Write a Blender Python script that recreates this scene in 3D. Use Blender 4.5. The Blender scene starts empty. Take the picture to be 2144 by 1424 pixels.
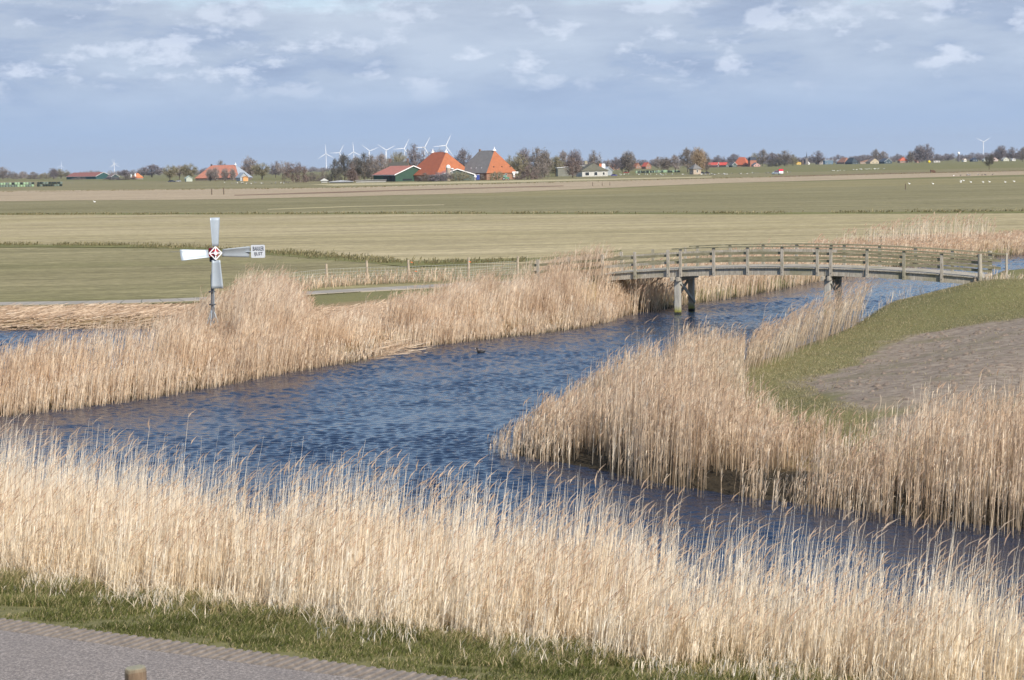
import bpy, math, random
import numpy as np
from mathutils import Matrix, Vector, Euler
random.seed(7); rng = np.random.default_rng(11)
scene = bpy.context.scene
C = scene.collection
PI = math.pi
# ------------------------------------------------------------------ camera model
F = 4000.0; CX, CY = 1072.0, 712.0; CAMZ = 8.0
PITCH = math.radians(5.23); ROLL = math.radians(-1.06)
CAM = Euler((PI/2-PITCH, 0, 0)).to_matrix() @ Matrix.Rotation(ROLL, 3, 'Z')
CN = np.array(CAM)
def ray(px, py):
    return CN @ np.array([(px-CX)/F, -(py-CY)/F, -1.0])
def up(px, py, z=0.0):
    d = ray(px, py); t = (z-CAMZ)/d[2]
    return np.array([d[0]*t, d[1]*t, z])
def upd(px, d, z=0.5):
    """ground point seen at column px, at distance d"""
    lo, hi = 300.0, 1500.0
    py = 400.0
    for _ in range(4):
        r = ray(px, py); py_d = None
        x = r[0]/r[1]*d; v = np.linalg.inv(CN) @ np.array([x, d, z-CAMZ])
        py = CY - v[1]/(-v[2])*F
    return np.array([x, d, z])
def proj(p):
    v = CN.T @ (np.array(p)-np.array([0, 0, CAMZ]))
    return CX+v[0]/(-v[2])*F, CY-v[1]/(-v[2])*F
# ------------------------------------------------------------------ noise
def vnoise(x, y, seed=0):
    x = np.asarray(x, float); y = np.asarray(y, float)
    xi = np.floor(x).astype(np.int64); yi = np.floor(y).astype(np.int64)
    fx = x-xi; fy = y-yi; fx = fx*fx*(3-2*fx); fy = fy*fy*(3-2*fy)
    def h(a, b):
        n = (a*374761393 + b*668265263 + seed*974711) & 0x7fffffff
        n = ((n ^ (n >> 13))*1274126177) & 0x7fffffff
        return ((n ^ (n >> 16)) & 0xffff)/65535.0
    return (h(xi, yi)*(1-fx)+h(xi+1, yi)*fx)*(1-fy)+(h(xi, yi+1)*(1-fx)+h(xi+1, yi+1)*fx)*fy
def fbm(x, y, seed=0, o=3):
    s = 0; a = .5; t = 0
    for k in range(o):
        s = s+a*vnoise(np.asarray(x)*2**k, np.asarray(y)*2**k, seed+k*17); t += a; a *= .5
    return s/t
def inpoly(x, y, P):
    c = np.zeros(np.shape(x), bool); n = len(P)
    for i in range(n):
        x1, y1 = P[i]; x2, y2 = P[(i+1) % n]
        if y1 == y2: continue
        k = ((y1 > y) != (y2 > y)) & (x < (x2-x1)*(y-y1)/(y2-y1)+x1)
        c ^= k
    return c
def polydist(x, y, P, closed=True):
    d = np.full(np.shape(x), 1e9); n = len(P)
    for i in range(n if closed else n-1):
        x1, y1 = P[i]; x2, y2 = P[(i+1) % n]
        dx, dy = x2-x1, y2-y1; L = dx*dx+dy*dy+1e-12
        t = np.clip(((x-x1)*dx+(y-y1)*dy)/L, 0, 1)
        d = np.minimum(d, np.hypot(x-x1-t*dx, y-y1-t*dy))
    return d
def smooth(t): t = np.clip(t, 0, 1); return t*t*(3-2*t)
def W(pts, z=0.0): return [tuple(up(a, b, z)[:2]) for a, b in pts]
# ------------------------------------------------------------------ materials
def mat(name):
    m = bpy.data.materials.new(name); m.use_nodes = True
    nt = m.node_tree; b = nt.nodes['Principled BSDF']
    return m, nt, b
def N(nt, t, **k):
    n = nt.nodes.new(t)
    for a, v in k.items(): setattr(n, a, v)
    return n
def ramp(nt, fac, stops):
    r = N(nt, 'ShaderNodeValToRGB'); e = r.color_ramp.elements
    while len(e) < len(stops): e.new(.5)
    for i, (p, c) in enumerate(stops): e[i].position = p; e[i].color = (*c, 1)
    nt.links.new(fac, r.inputs[0]); return r.outputs[0]
def noise(nt, scale, detail=4, rough=.55, vec=None, sc=(1, 1, 1), dist=0, rot=0):
    tc = N(nt, 'ShaderNodeTexCoord'); mp = N(nt, 'ShaderNodeMapping')
    mp.inputs['Scale'].default_value = sc; mp.inputs['Rotation'].default_value = (0, 0, rot)
    nt.links.new(vec or tc.outputs['Object'], mp.inputs[0])
    n = N(nt, 'ShaderNodeTexNoise'); n.inputs['Scale'].default_value = scale
    n.inputs['Detail'].default_value = detail; n.inputs['Roughness'].default_value = rough
    n.inputs['Distortion'].default_value = dist
    nt.links.new(mp.outputs[0], n.inputs['Vector']); return n.outputs['Fac']
def mixc(nt, fac, a, b, mode='MIX'):
    m = N(nt, 'ShaderNodeMix', data_type='RGBA', blend_type=mode)
    for s, v in ((0, fac), (6, a), (7, b)):
        if isinstance(v, (int, float)): m.inputs[s].default_value = v
        elif isinstance(v, tuple): m.inputs[s].default_value = (*v, 1)
        else: nt.links.new(v, m.inputs[s])
    return m.outputs[2]
def math_(nt, op, a, b=None, clamp=False):
    m = N(nt, 'ShaderNodeMath', operation=op); m.use_clamp = clamp
    for i, v in enumerate((a, b)):
        if v is None: continue
        if isinstance(v, (int, float)): m.inputs[i].default_value = v
        else: nt.links.new(v, m.inputs[i])
    return m.outputs[0]
def bump(nt, b, h, strength, dist):
    n = N(nt, 'ShaderNodeBump'); n.inputs['Strength'].default_value = strength
    n.inputs['Distance'].default_value = dist
    nt.links.new(h, n.inputs['Height']); nt.links.new(n.outputs[0], b.inputs['Normal']); return n
def plain(name, col, rough=.8, var=.25, scale=2.0, spec=.3, metal=0):
    m, nt, b = mat(name)
    f = noise(nt, scale, 5)
    c = ramp(nt, f, [(.25, tuple(x*(1-var) for x in col)), (.75, tuple(min(1, x*(1+var)) for x in col))])
    nt.links.new(c, b.inputs['Base Color']); b.inputs['Roughness'].default_value = rough
    b.inputs['Specular IOR Level'].default_value = spec; b.inputs['Metallic'].default_value = metal
    return m
_pm = {}
def P(col, rough=.8, var=.2, scale=2.0):
    k = (col, rough, var, scale)
    if k not in _pm: _pm[k] = plain('surface', col, rough, var, scale)
    return _pm[k]
def field_mat(name, c1, c2, c3, sx=.02, sy=.6, rot=0, speck=None):
    m, nt, b = mat(name)
    a = noise(nt, 1, 5, .6, sc=(sx, sy, 1), rot=rot)
    l = noise(nt, .03, 3, .5, sc=(.5, 2, 1))
    f = noise(nt, 3.0, 6, .75, sc=(.35, 1, 1))
    col = ramp(nt, a, [(.3, c1), (.7, c2)])
    col = mixc(nt, ramp(nt, l, [(.35, (0, 0, 0)), (.7, (1, 1, 1))]), col, c3)
    f2 = ramp(nt, noise(nt, .35, 5, .65, sc=(.10, 1, 1)), [(.33, (.78, .78, .78)), (.67, (1.22, 1.22, 1.22))]); col = mixc(nt, 1.0, col, f2, 'MULTIPLY')
    g = ramp(nt, f, [(.33, (.55, .55, .55)), (.67, (1.4, 1.4, 1.4))])
    col = mixc(nt, 1.0, col, g, 'MULTIPLY')
    nt.links.new(col, b.inputs['Base Color']); b.inputs['Roughness'].default_value = .95
    b.inputs['Specular IOR Level'].default_value = .1
    return m
# ------------------------------------------------------------------ mesh helpers
class MB:
    def __init__(s): s.v = []; s.f = []
    def add(s, vs, fs):
        o = len(s.v); s.v += [tuple(v) for v in vs]; s.f += [tuple(i+o for i in f) for f in fs]; return s
    def box(s, c, d, M=None, taper=1.0):
        hx, hy, hz = d[0]/2, d[1]/2, d[2]/2
        vs = [Vector((sx*hx*(taper if sz > 0 else 1), sy*hy*(taper if sz > 0 else 1), sz*hz)) for sz in (-1, 1) for sx, sy in ((-1, -1), (1, -1), (1, 1), (-1, 1))]
        if M is not None: vs = [M @ v for v in vs]
        vs = [v+Vector(c) for v in vs]
        return s.add(vs, [(3, 2, 1, 0), (4, 5, 6, 7), (0, 1, 5, 4), (1, 2, 6, 5), (2, 3, 7, 6), (3, 0, 4, 7)])
    def bar(s, a, b, w, h=None, upv=(0, 0, 1)):
        a = Vector(a); b = Vector(b); h = h or w
        z = (b-a).normalized(); x = z.cross(Vector(upv))
        if x.length < 1e-4: x = Vector((1, 0, 0))
        x.normalize(); y = x.cross(z).normalized()
        M = Matrix((x, y, z)).transposed()
        return s.box((a+b)/2, (w, h, (b-a).length), M)
    def tube(s, a, b, r1, r2=None, n=8, caps=True):
        a = Vector(a); b = Vector(b); r2 = r1 if r2 is None else r2
        z = (b-a).normalized(); x = z.cross(Vector((0, 0, 1)))
        if x.length < 1e-4: x = Vector((1, 0, 0))
        x.normalize(); y = z.cross(x)
        vs = []
        for p, r in ((a, r1), (b, r2)):
            for i in range(n):
                t = 2*PI*i/n; vs.append(p+x*math.cos(t)*r+y*math.sin(t)*r)
        fs = [(i, (i+1) % n, n+(i+1) % n, n+i) for i in range(n)]
        if caps: fs += [tuple(range(n-1, -1, -1)), tuple(range(n, 2*n))]
        return s.add(vs, fs)
    def lathe(s, prof, c=(0, 0, 0), n=12):
        vs = []; fs = []
        for r, z in prof:
            for i in range(n):
                t = 2*PI*i/n; vs.append((c[0]+r*math.cos(t), c[1]+r*math.sin(t), c[2]+z))
        for k in range(len(prof)-1):
            for i in range(n): fs.append((k*n+i, k*n+(i+1) % n, (k+1)*n+(i+1) % n, (k+1)*n+i))
        fs.append(tuple(range(n-1, -1, -1))); fs.append(tuple((len(prof)-1)*n+i for i in range(n)))
        return s.add(vs, fs)
    def poly(s, vs): return s.add(vs, [tuple(range(len(vs)))])
    def mesh(s, name, m):
        me = bpy.data.meshes.new(name); me.from_pydata(s.v, [], s.f); me.materials.append(m); me.update(); return me
    def build(s, name, m, parent=None, bevel=0, smooth_=False):
        o = bpy.data.objects.new(name, s.mesh(name, m)); C.objects.link(o)
        if parent: o.parent = parent
        if bevel:
            b = o.modifiers.new('bevel', 'BEVEL'); b.width = bevel; b.segments = 2; b.limit_method = 'ANGLE'
        if smooth_:
            for p in o.data.polygons: p.use_smooth = True
        return o
def tag(o, label, cat, group=None, kind=None):
    o['label'] = label
    if kind: o['kind'] = kind
    if cat: o['category'] = cat
    if group: o['group'] = group
    return o
def empty(name, loc, rz, label, cat, group=None):
    o = bpy.data.objects.new(name, None); C.objects.link(o); o.empty_display_size = .1
    o.location = tuple(loc); o.rotation_euler = (0, 0, rz)
    return tag(o, label, cat, group)
def struct(o, label): o['kind'] = 'structure'; o['label'] = label; return o
def copy_tree(o, parent=None):
    c = o.copy(); C.objects.link(c)
    if parent is not None: c.parent = parent
    for ch in list(o.children):
        copy_tree(ch, c)
    return c
def bulk(name, verts, quads, m, tone=None, parent=None):
    me = bpy.data.meshes.new(name); nv = len(verts); nf = len(quads); k = quads.shape[1]
    me.vertices.add(nv); me.vertices.foreach_set('co', verts.astype(np.float32).ravel())
    me.loops.add(nf*k); me.loops.foreach_set('vertex_index', quads.astype(np.int32).ravel())
    me.polygons.add(nf); me.polygons.foreach_set('loop_start', np.arange(0, nf*k, k, dtype=np.int32))
    me.update(calc_edges=True)
    if tone is not None:
        a = me.attributes.new('tone', 'FLOAT_COLOR', 'POINT')
        a.data.foreach_set('color', tone.astype(np.float32).ravel())
    me.materials.append(m)
    o = bpy.data.objects.new(name, me); C.objects.link(o)
    if parent: o.parent = parent
    return o
# ------------------------------------------------------------------ layout curves
# road edge line (s = signed distance towards the water)
ne = np.array([.48, .877]); e0 = np.array([-8.0, 29.9])
RZ = 1.0
_a = up(0, 1297, RZ); _b = up(700, 1389, RZ)
te = (_b-_a)[:2]; te /= np.linalg.norm(te); ne = np.array([-te[1], te[0]]); e0 = _a[:2]
def S(x, y): return (x-e0[0])*ne[0]+(y-e0[1])*ne[1]
def SX(s, t): return (e0[0]+ne[0]*s+te[0]*t, e0[1]+ne[1]*s+te[1]*t)
canal_left = W([(-600, 950), (0, 868), (130, 853), (300, 832), (450, 806), (600, 776), (700, 757), (760, 752), (850, 728), (950, 715), (1100, 700), (1200, 688), (1275, 672), (1325, 656), (1390, 648), (1450, 637), (1500, 629), (1560, 620), (1640, 605), (1700, 592), (1800, 572), (1900, 555), (2000, 544), (2144, 532), (2600, 512)])
canal_right = W([(2600, 556), (2144, 571), (2085, 577), (2058, 588), (2046, 600), (2000, 622), (1950, 640), (1900, 656), (1850, 672), (1800, 688), (1700, 722), (1600, 760), (1500, 790), (1400, 815), (1280, 850), (1180, 890), (1100, 925), (1060, 945), (1100, 957), (1200, 972), (1300, 993), (1400, 1014), (1560, 1040), (1700, 1056), (1850, 1074), (2000, 1092), (2144, 1106), (2700, 1180)])
near = [SX(s, t) for t, s in ((34, 4.2), (24, 4.6), (18, 5.2), (13, 6.2), (8, 6.9), (2, 7.4), (-6, 7.9), (-22, 8.2))]
CANAL = canal_left+canal_right+near
POND = W([(-700, 700), (0, 691), (250, 687), (345, 688), (395, 700), (400, 722), (330, 765), (200, 795), (0, 826), (-700, 900)])
bridge_end = up(2050, 592, 2.0)[:2]
def hgt(x, y):
    x = np.asarray(x, float); y = np.asarray(y, float)
    ins = inpoly(x, y, CANAL); d1 = polydist(x, y, CANAL)
    insp = inpoly(x, y, POND); d2 = polydist(x, y, POND)
    d = np.minimum(d1, d2); w = ins | insp
    s = S(x, y)
    land = np.full(x.shape, .5)
    # right bank
    px = CX+F*x/np.maximum(y, 1); right = (y > 36) & (x > 1) & inpoly(x, y, RIGHTP)
    rz = .35+.95*smooth((d1-3.5)/9)
    g = np.exp(-((x-bridge_end[0]-1.5)**2+(y-bridge_end[1])**2)/30)
    rz = rz*(1-g)+2.12*g
    rz = rz+.16*(fbm(x*.55, y*.55, 45)-.5)*smooth(d1/3)*(1-g)
    land = np.where(right, rz, land)
    # ramp to the bridge on the left
    land = np.maximum(land, RAMPZ(x, y))
    ls = np.where(right, .55, 1.0)
    z = np.where(w, -.7*smooth(d/1.2)-.02, .03+(land-.03)*smooth(d/(1.1*ls+.9*0)))
    z = z+np.where(w, 0, .05*(fbm(x*.9, y*.9, 5)-.5)*smooth(d/1.5)*smooth((112-y)/12))
    # foreground bank, road and dyke
    fgz = np.interp(s, [-60, -24, -20.5, -4.2, -3.6, 0, .4, 4, 6.5], [6.4, 6.4, 6.0, 1.02, .97, .97, .95, .5, .25])
    fg = (y < 60) & (s < 6.5) & ~ins
    bl = smooth((s-4.0)/2.0)
    z = np.where(fg, fgz*(1-bl)+z*bl, z)
    return z
RIGHTP = canal_right+[(200, 40), (200, 180)]
# bridge axis (near side plane)
_p = up(1417, 658, 0.0); K = .42
bd = np.array([1, -K]); bd = bd/np.linalg.norm(bd); bn = np.array([-bd[1], bd[0]])
def bhit(px, py):
    r = ray(px, py)   # solve t*r.xy = p + u*bd
    A = np.array([[r[0], -bd[0]], [r[1], -bd[1]]]); t, u = np.linalg.solve(A, _p[:2])
    return u, CAMZ+r[2]*t
_dk = [bhit(*q) for q in ((1127, 584), (1195, 578), (1266, 572.6), (1340, 568.5), (1425, 563.5), (1495, 560), (1566, 558.6), (1638, 558.6), (1712, 560.4), (1816, 566), (1893, 570.5), (1972, 574.5), (2049, 579.5))]
DU = [a for a, b in _dk]; DZ = [b for a, b in _dk]
_c = np.polyfit(DU[2:], DZ[2:], 2)
def zdeck(u):
    z = np.polyval(_c, u)
    return z
BW = 2.9
UL = DU[2]-.1; UR = DU[-1]+.15
def BP(u, w, z): q = _p[:2]+bd*u+bn*w; return (q[0], q[1], z)
def RAMPZ(x, y):
    u = (x-_p[0])*bd[0]+(y-_p[1])*bd[1]; w = (x-_p[0])*bn[0]+(y-_p[1])*bn[1]
    zz = np.interp(u, [DU[0]-8, DU[0]-2, UL-.3, UL+.6], [.5, .75, 1.75, .1])
    k = smooth(1-np.abs(w-BW/2-.1)/3.6+.45)
    return np.where((u > DU[0]-9) & (u < UL+.6), zz*k, 0)
# ------------------------------------------------------------------ ground sheet
def axis(lo, hi, step, far, g=1.13):
    a = list(np.arange(lo, hi+1e-6, step)); st = step; v = hi
    while v < far: st *= g; v += st; a.append(v)
    st = step; v = lo; l = []
    while v > -far and v > FARLO: st *= g; v -= st; l.append(v)
    return np.array(l[::-1]+a)
FARLO = -13000
xs = axis(-36, 46, .5, 13000)
FARLO = -40
ys = axis(6, 190, .5, 14500)
X, Y = np.meshgrid(xs, ys)
Z = hgt(X, Y)
nx, ny = len(xs), len(ys)
V = np.stack([X, Y, Z], -1).reshape(-1, 3)
ii = (np.arange(ny-1)[:, None]*nx+np.arange(nx-1)[None, :]).ravel()
Q = np.stack([ii, ii+1, ii+1+nx, ii+nx], 1)
SOIL = []
for a_, b_ in [(1690, 800), (1730, 782), (1790, 762), (1850, 722), (1930, 698), (2010, 684), (2144, 668), (2700, 640), (2900, 1000), (1900, 900), (1820, 862), (1740, 840)]:
    z_ = .8
    for _ in range(5):
        q_ = up(a_, b_, z_); z_ = .5*z_+.5*float(hgt(np.array([q_[0]]), np.array([q_[1]]))[0])
    SOIL.append((q_[0], q_[1]))
xf, yf = X.ravel(), Y.ravel(); zf = Z.ravel()
ds = polydist(xf, yf, SOIL); ds = np.where(inpoly(xf, yf, SOIL), ds, -ds)
soil = smooth((ds+.6+3.2*(fbm(xf*.55, yf*.55, 9, 4)-.5))/.9)
dw = np.minimum(polydist(xf, yf, CANAL), polydist(xf, yf, POND))
mud = np.where(zf < .02, 1, smooth(1-dw/.8))
sf = S(xf, yf)
straw = smooth(1-np.abs(sf-8)/5)*(yf < 60)
MAT_L = W([(-400, 655), (0, 655), (350, 650), (420, 655), (420, 700), (0, 700), (-400, 705)])
MAT_R = W([(600, 650), (800, 632), (960, 612), (1050, 612), (950, 720), (600, 780)], .4)
for q in (MAT_L, MAT_R):
    dd = polydist(xf, yf, q); dd = np.where(inpoly(xf, yf, q), dd, -dd)
    straw = np.maximum(straw, smooth((dd+1+2*(fbm(xf*.4, yf*.4, 3)-.5))/2))
for q in (canal_left[:14],):
    dd = polydist(xf, yf, q, False); straw = np.maximum(straw, smooth(1.2-dd/5)*(yf > 55)*(xf < 8))
front_ = canal_right[-11:]; dr_ = polydist(xf, yf, front_, False); rr_ = inpoly(xf, yf, RIGHTP)
mud = np.maximum(mud, rr_*smooth(2.6-dr_/1.1)*(xf < 40)); straw = np.maximum(straw, rr_*smooth(1.6-dr_/3.5))
lush = smooth(1-np.abs(sf-1.6)/2.6)*(yf < 60)
tone = np.stack([soil, mud, straw, lush], 1)
m, nt, b = mat('ground_cover')
at = N(nt, 'ShaderNodeAttribute', attribute_name='tone'); sp = N(nt, 'ShaderNodeSeparateColor')
nt.links.new(at.outputs['Color'], sp.inputs[0])
fine = noise(nt, 6, 6, .75); med = noise(nt, .5, 5, .6); big = noise(nt, .05, 3, .5, sc=(.4, 1.6, 1)); streak = noise(nt, 1, 5, .6, sc=(.05, .9, 1))
grass = ramp(nt, fine, [(.3, (.09, .088, .035)), (.5, (.175, .16, .07)), (.72, (.30, .26, .13))])
grass = mixc(nt, ramp(nt, med, [(.35, (0, 0, 0)), (.65, (.8, .8, .8))]), grass, (.20, .185, .075))
grass = mixc(nt, ramp(nt, big, [(.4, (0, 0, 0)), (.65, (.7, .7, .7))]), grass, (.15, .145, .06))
soilc = ramp(nt, noise(nt, 2.5, 7, .7), [(.3, (.15, .115, .085)), (.5, (.27, .215, .165)), (.7, (.40, .33, .25))])
soilc = mixc(nt, ramp(nt, noise(nt, .35, 3), [(.5, (0, 0, 0)), (.66, (.5, .5, .5))]), soilc, (.17, .15, .08))
col = mixc(nt, sp.outputs[0], grass, soilc)
strawc = ramp(nt, noise(nt, 5, 6, .7, sc=(.4, 1.3, 1)), [(.3, (.16, .11, .055)), (.7, (.42, .31, .18))])
col = mixc(nt, sp.outputs[2], col, strawc)
mudc = ramp(nt, fine, [(.3, (.02, .016, .011)), (.7, (.07, .055, .035))])
col = mixc(nt, sp.outputs[1], col, mudc)
nt.links.new(col, b.inputs['Base Color']); b.inputs['Roughness'].default_value = .95; b.inputs['Specular IOR Level'].default_value = .15
bump(nt, b, fine, .8, .05)
ground = bulk('ground', V, Q, m, tone); struct(ground, 'flat green polder land with canal banks and a bare soil patch')
for p in ground.data.polygons: p.use_smooth = True
# ------------------------------------------------------------------ water
m, nt, b = mat('canal_water')
b.inputs['Base Color'].default_value = (.022, .026, .03, 1); b.inputs['Roughness'].default_value = .06
b.inputs['IOR'].default_value = 1.33; b.inputs['Specular IOR Level'].default_value = .4
w1 = noise(nt, 1.0, 3, .55, sc=(.75, 1.5, 1), dist=.4, rot=.25); w2 = noise(nt, 8.5, 3, .6, sc=(.6, 1.4, 1), dist=.5, rot=-.15); w3 = noise(nt, .22, 2, .5, sc=(1, 1.6, 1))
wp = noise(nt, .09, 3, .5, sc=(.6, 1.6, 1))
amp = ramp(nt, wp, [(.3, (.45, .45, .45)), (.62, (1, 1, 1))])
h = math_(nt, 'ADD', math_(nt, 'MULTIPLY', w1, .5), math_(nt, 'MULTIPLY', w2, .5))
h = math_(nt, 'MULTIPLY', h, amp)
bump(nt, b, h, 1.0, .03)
b.inputs['Base Color'].default_value = (.012, .024, .052, 1)
gx = np.arange(-34, 56, .085); gy = np.concatenate([np.arange(26, 108, .07), np.arange(108, 205, .16)])
GX, GY = np.meshgrid(gx, gy); cg_x, cg_y = GX[::5, ::5], GY[::5, ::5]
def upsample(a): return np.repeat(np.repeat(a, 5, 0), 5, 1)[:GX.shape[0], :GX.shape[1]]
inside = upsample((inpoly(cg_x, cg_y, CANAL) | inpoly(cg_x, cg_y, POND) | (np.minimum(polydist(cg_x, cg_y, CANAL), polydist(cg_x, cg_y, POND)) < 1.2)) & (np.abs(cg_x) < .29*cg_y+2))
cell = inside[:-1, :-1] | inside[1:, :-1] | inside[:-1, 1:] | inside[1:, 1:]
GZ = np.zeros_like(GX); rw = np.random.default_rng(5)
wob_ = [upsample(vnoise(cg_x*.5, cg_y*.5, 100+k_)) for k_ in range(4)]
for k_ in range(30):
    lam = .17*2**rw.uniform(0, 1.5); th_ = PI/2+.25+rw.normal(0, .6); kk = 2*PI/lam
    ph = rw.uniform(0, 2*PI); env = .3+1.4*wob_[k_ % 4]
    GZ += env*math.sqrt(2/30)*.185/kk*np.sin(kk*(GX*math.cos(th_)+GY*math.sin(th_))+ph)
gust = .45+1.0*upsample(fbm(cg_x*.12, cg_y*.2, 77))
bank_ = upsample(smooth(np.minimum(polydist(cg_x, cg_y, CANAL), 9)/3.0+.45))
GZ *= gust*bank_
id_ = -np.ones(GX.shape, int); use = np.zeros_like(inside); use[:-1, :-1] |= cell; use[1:, :-1] |= cell; use[:-1, 1:] |= cell; use[1:, 1:] |= cell
id_[use] = np.arange(use.sum()); VW = np.stack([GX[use], GY[use], GZ[use]], -1); cj, ci = np.where(cell)
QW = np.stack([id_[cj, ci], id_[cj, ci+1], id_[cj+1, ci+1], id_[cj+1, ci]], 1)
water = bulk('water', VW, QW, m)
for p_ in water.data.polygons: p_.use_smooth = True
struct(water, 'wind rippled dark blue canal water')
# ------------------------------------------------------------------ fields (thin sheets above the ground)
_fz = [0]
def sheet(name, pts, m, label, z=.5, jit=.6, sub=24):
    _fz[0] += 1
    w = [np.array(q) for q in W(pts, z)]
    out = []
    for i in range(len(w)):
        a, c = w[i], w[(i+1) % len(w)]; n = max(1, min(sub, int(np.linalg.norm(c-a)/6)))
        for k in range(n):
            p = a+(c-a)*k/n; j = jit*(vnoise(p[0]*.21, p[1]*.21, 3+_fz[0])-.5)*2
            out.append((p[0], p[1]+j, z+.006+_fz[0]*.004))
    o = MB().poly(out).build(name, m); return struct(o, label)
FM = field_mat
tan = FM('mown_tan_field', (.27, .225, .12), (.47, .39, .24), (.34, .285, .155), .003, .07)
stub = FM('stubble_field', (.33, .255, .165), (.45, .36, .25), (.37, .29, .19), .004, .10)
grn = FM('green_field', (.185, .162, .08), (.275, .24, .135), (.21, .185, .095), .002, .035)
brn = FM('brown_green_field', (.21, .18, .085), (.30, .255, .14), (.24, .21, .10), .003, .06)
grn2 = FM('lawn_field', (.225, .195, .10), (.285, .245, .135), (.20, .18, .085), .01, .10)
dk = FM('rank_grass', (.13, .13, .045), (.22, .20, .09), (.16, .155, .06), .15, .5)
pale = FM('pale_strip', (.40, .34, .2), (.5, .43, .27), (.42, .36, .2), .03, .5)
sheet('field', [(-300, 380), (500, 379), (1000, 375), (1500, 364), (2400, 346), (2400, 351), (1500, 373), (1000, 384.5), (700, 392.5), (-300, 401)], grn, 'worn olive pasture in front of the farms', jit=3)
sheet('field', [(-300, 424), (500, 418), (1000, 406), (1500, 387), (2400, 362), (2500, 441), (1600, 446), (700, 446), (-300, 447)], grn, 'dull green pasture beyond the mown field', jit=2)
sheet('field', [(900, 409), (1300, 394), (1500, 385), (2400, 364), (2400, 376), (1800, 391), (1500, 400), (1100, 411)], brn, 'brownish stubbly pasture below the pink stubble strip', jit=2)
sheet('field', [(-300, 402), (0, 399.5), (700, 393), (1000, 385), (1500, 373.5), (2144, 358), (2400, 351), (2400, 359), (2144, 366), (1500, 384), (1000, 405), (500, 417), (-300, 424)], stub, 'pinkish stubble field crossing the whole view', jit=3)
sheet('field', [(650, 386), (900, 381.5), (1400, 371.5), (1490, 369.5), (1490, 371.5), (1000, 383.5), (700, 389)], pale, 'pale dry strip in front of the farm', jit=1)
sheet('field', [(-300, 450), (1072, 447), (2500, 445), (2500, 486), (1900, 498), (1600, 520), (1400, 548), (1130, 556), (960, 553), (860, 549), (600, 528), (400, 516), (-300, 511)], tan, 'pale tan mown field with fine mowing lines', jit=1.2)
sheet('field', [(-500, 518), (400, 521), (600, 534), (860, 562), (1130, 551), (1130, 566), (1000, 598), (800, 609), (600, 622), (400, 635), (0, 643), (-500, 652)], grn2, 'short green meadow left of the bridge', jit=.8)
sheet('ditch_bank', [(-300, 447), (700, 446), (1600, 445.5), (2500, 440.5), (2500, 445), (1600, 449.5), (1072, 448.5), (-300, 450.8)], dk, 'dark rank grass along the field ditch', jit=1.6)
sheet('ditch_bank', [(-500, 510), (300, 513), (590, 526), (860, 547), (1130, 540), (1300, 524), (1300, 526), (1130, 547), (860, 560), (600, 538), (300, 519), (-500, 516)], dk, 'green ditch bank between the meadow and the mown field', jit=1.0)
sheet('farm_track', [(560, 438.0), (740, 432.0), (930, 428.6), (930, 430.0), (740, 433.6), (560, 439.6)], pale, 'thin pale farm track in the far pasture', jit=.1)
soilt = FM('dark_soil', (.18, .115, .075), (.25, .17, .11), (.2, .14, .09), .1, .5)
sheet('ditch_bank', [(490, 408.5), (700, 402), (900, 396), (1180, 388.6), (1180, 390.2), (900, 398), (700, 404.5), (490, 410)], soilt, 'reddish brown soil spread along the stubble field', jit=1.2)
sheet('ditch_bank', [(1620, 369), (1900, 361.5), (2144, 357), (2144, 358.2), (1900, 363.2), (1620, 371)], soilt, 'brown ditch edge at the right stubble field', jit=.8)
# ------------------------------------------------------------------ concrete path
m, nt, b = mat('path_slabs')
br = N(nt, 'ShaderNodeTexBrick'); br.offset = 0; br.inputs['Color1'].default_value = (.34, .30, .25, 1); br.inputs['Color2'].default_value = (.27, .24, .20, 1)
br.inputs['Mortar'].default_value = (.10, .10, .07, 1); br.inputs['Scale'].default_value = 1; br.inputs['Mortar Size'].default_value = .035
br.inputs['Brick Width'].default_value = 1.1; br.inputs['Row Height'].default_value = 5
uvn = N(nt, 'ShaderNodeUVMap'); nt.links.new(uvn.outputs[0], br.inputs['Vector'])
nt.links.new(mixc(nt, ramp(nt, noise(nt, 2, 5), [(.3, (0, 0, 0)), (.7, (.4, .4, .4))]), br.outputs[0], (.37, .33, .27)), b.inputs['Base Color']); b.inputs['Roughness'].default_value = .9
pc = [np.array(q) for q in W([(-500, 646), (0, 635.5), (200, 634), (400, 628), (600, 616), (800, 604.5), (1000, 594), (1090, 589)], .55)]
pc += [np.array(BP(DU[0]-1, BW/2, 0)[:2]), np.array(BP(UL-.05, BW/2, 0)[:2])]
fine_ = []
for i in range(len(pc)-1):
    n = max(2, int(np.linalg.norm(pc[i+1]-pc[i])/1.0))
    for k in range(n): fine_.append(pc[i]+(pc[i+1]-pc[i])*k/n)
fine_.append(pc[-1]); fine_ = np.array(fine_)
for _ in range(12): fine_[1:-1] = (fine_[:-2]+fine_[1:-1]*2+fine_[2:])/4
mb = MB(); uvs = []; L = 0
tt = np.gradient(fine_, axis=0); tt /= np.linalg.norm(tt, axis=1)[:, None]; nn = np.stack([-tt[:, 1], tt[:, 0]], 1)
hw = 1.25
for i in range(len(fine_)):
    if i: L += np.linalg.norm(fine_[i]-fine_[i-1])
    a = fine_[i]-nn[i]*hw; c = fine_[i]+nn[i]*hw
    u = (fine_[i][0]-_p[0])*bd[0]+(fine_[i][1]-_p[1])*bd[1]
    zz = float(np.interp(u, [DU[0]-9, DU[0]-2, UL-.1], [.565, .86, zdeck(UL)-.02]))
    mb.v += [(a[0], a[1], zz), (c[0], c[1], zz)]; uvs.append(L)
    if i: k = 2*i; mb.f.append((k-2, k, k+1, k-1))
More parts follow.
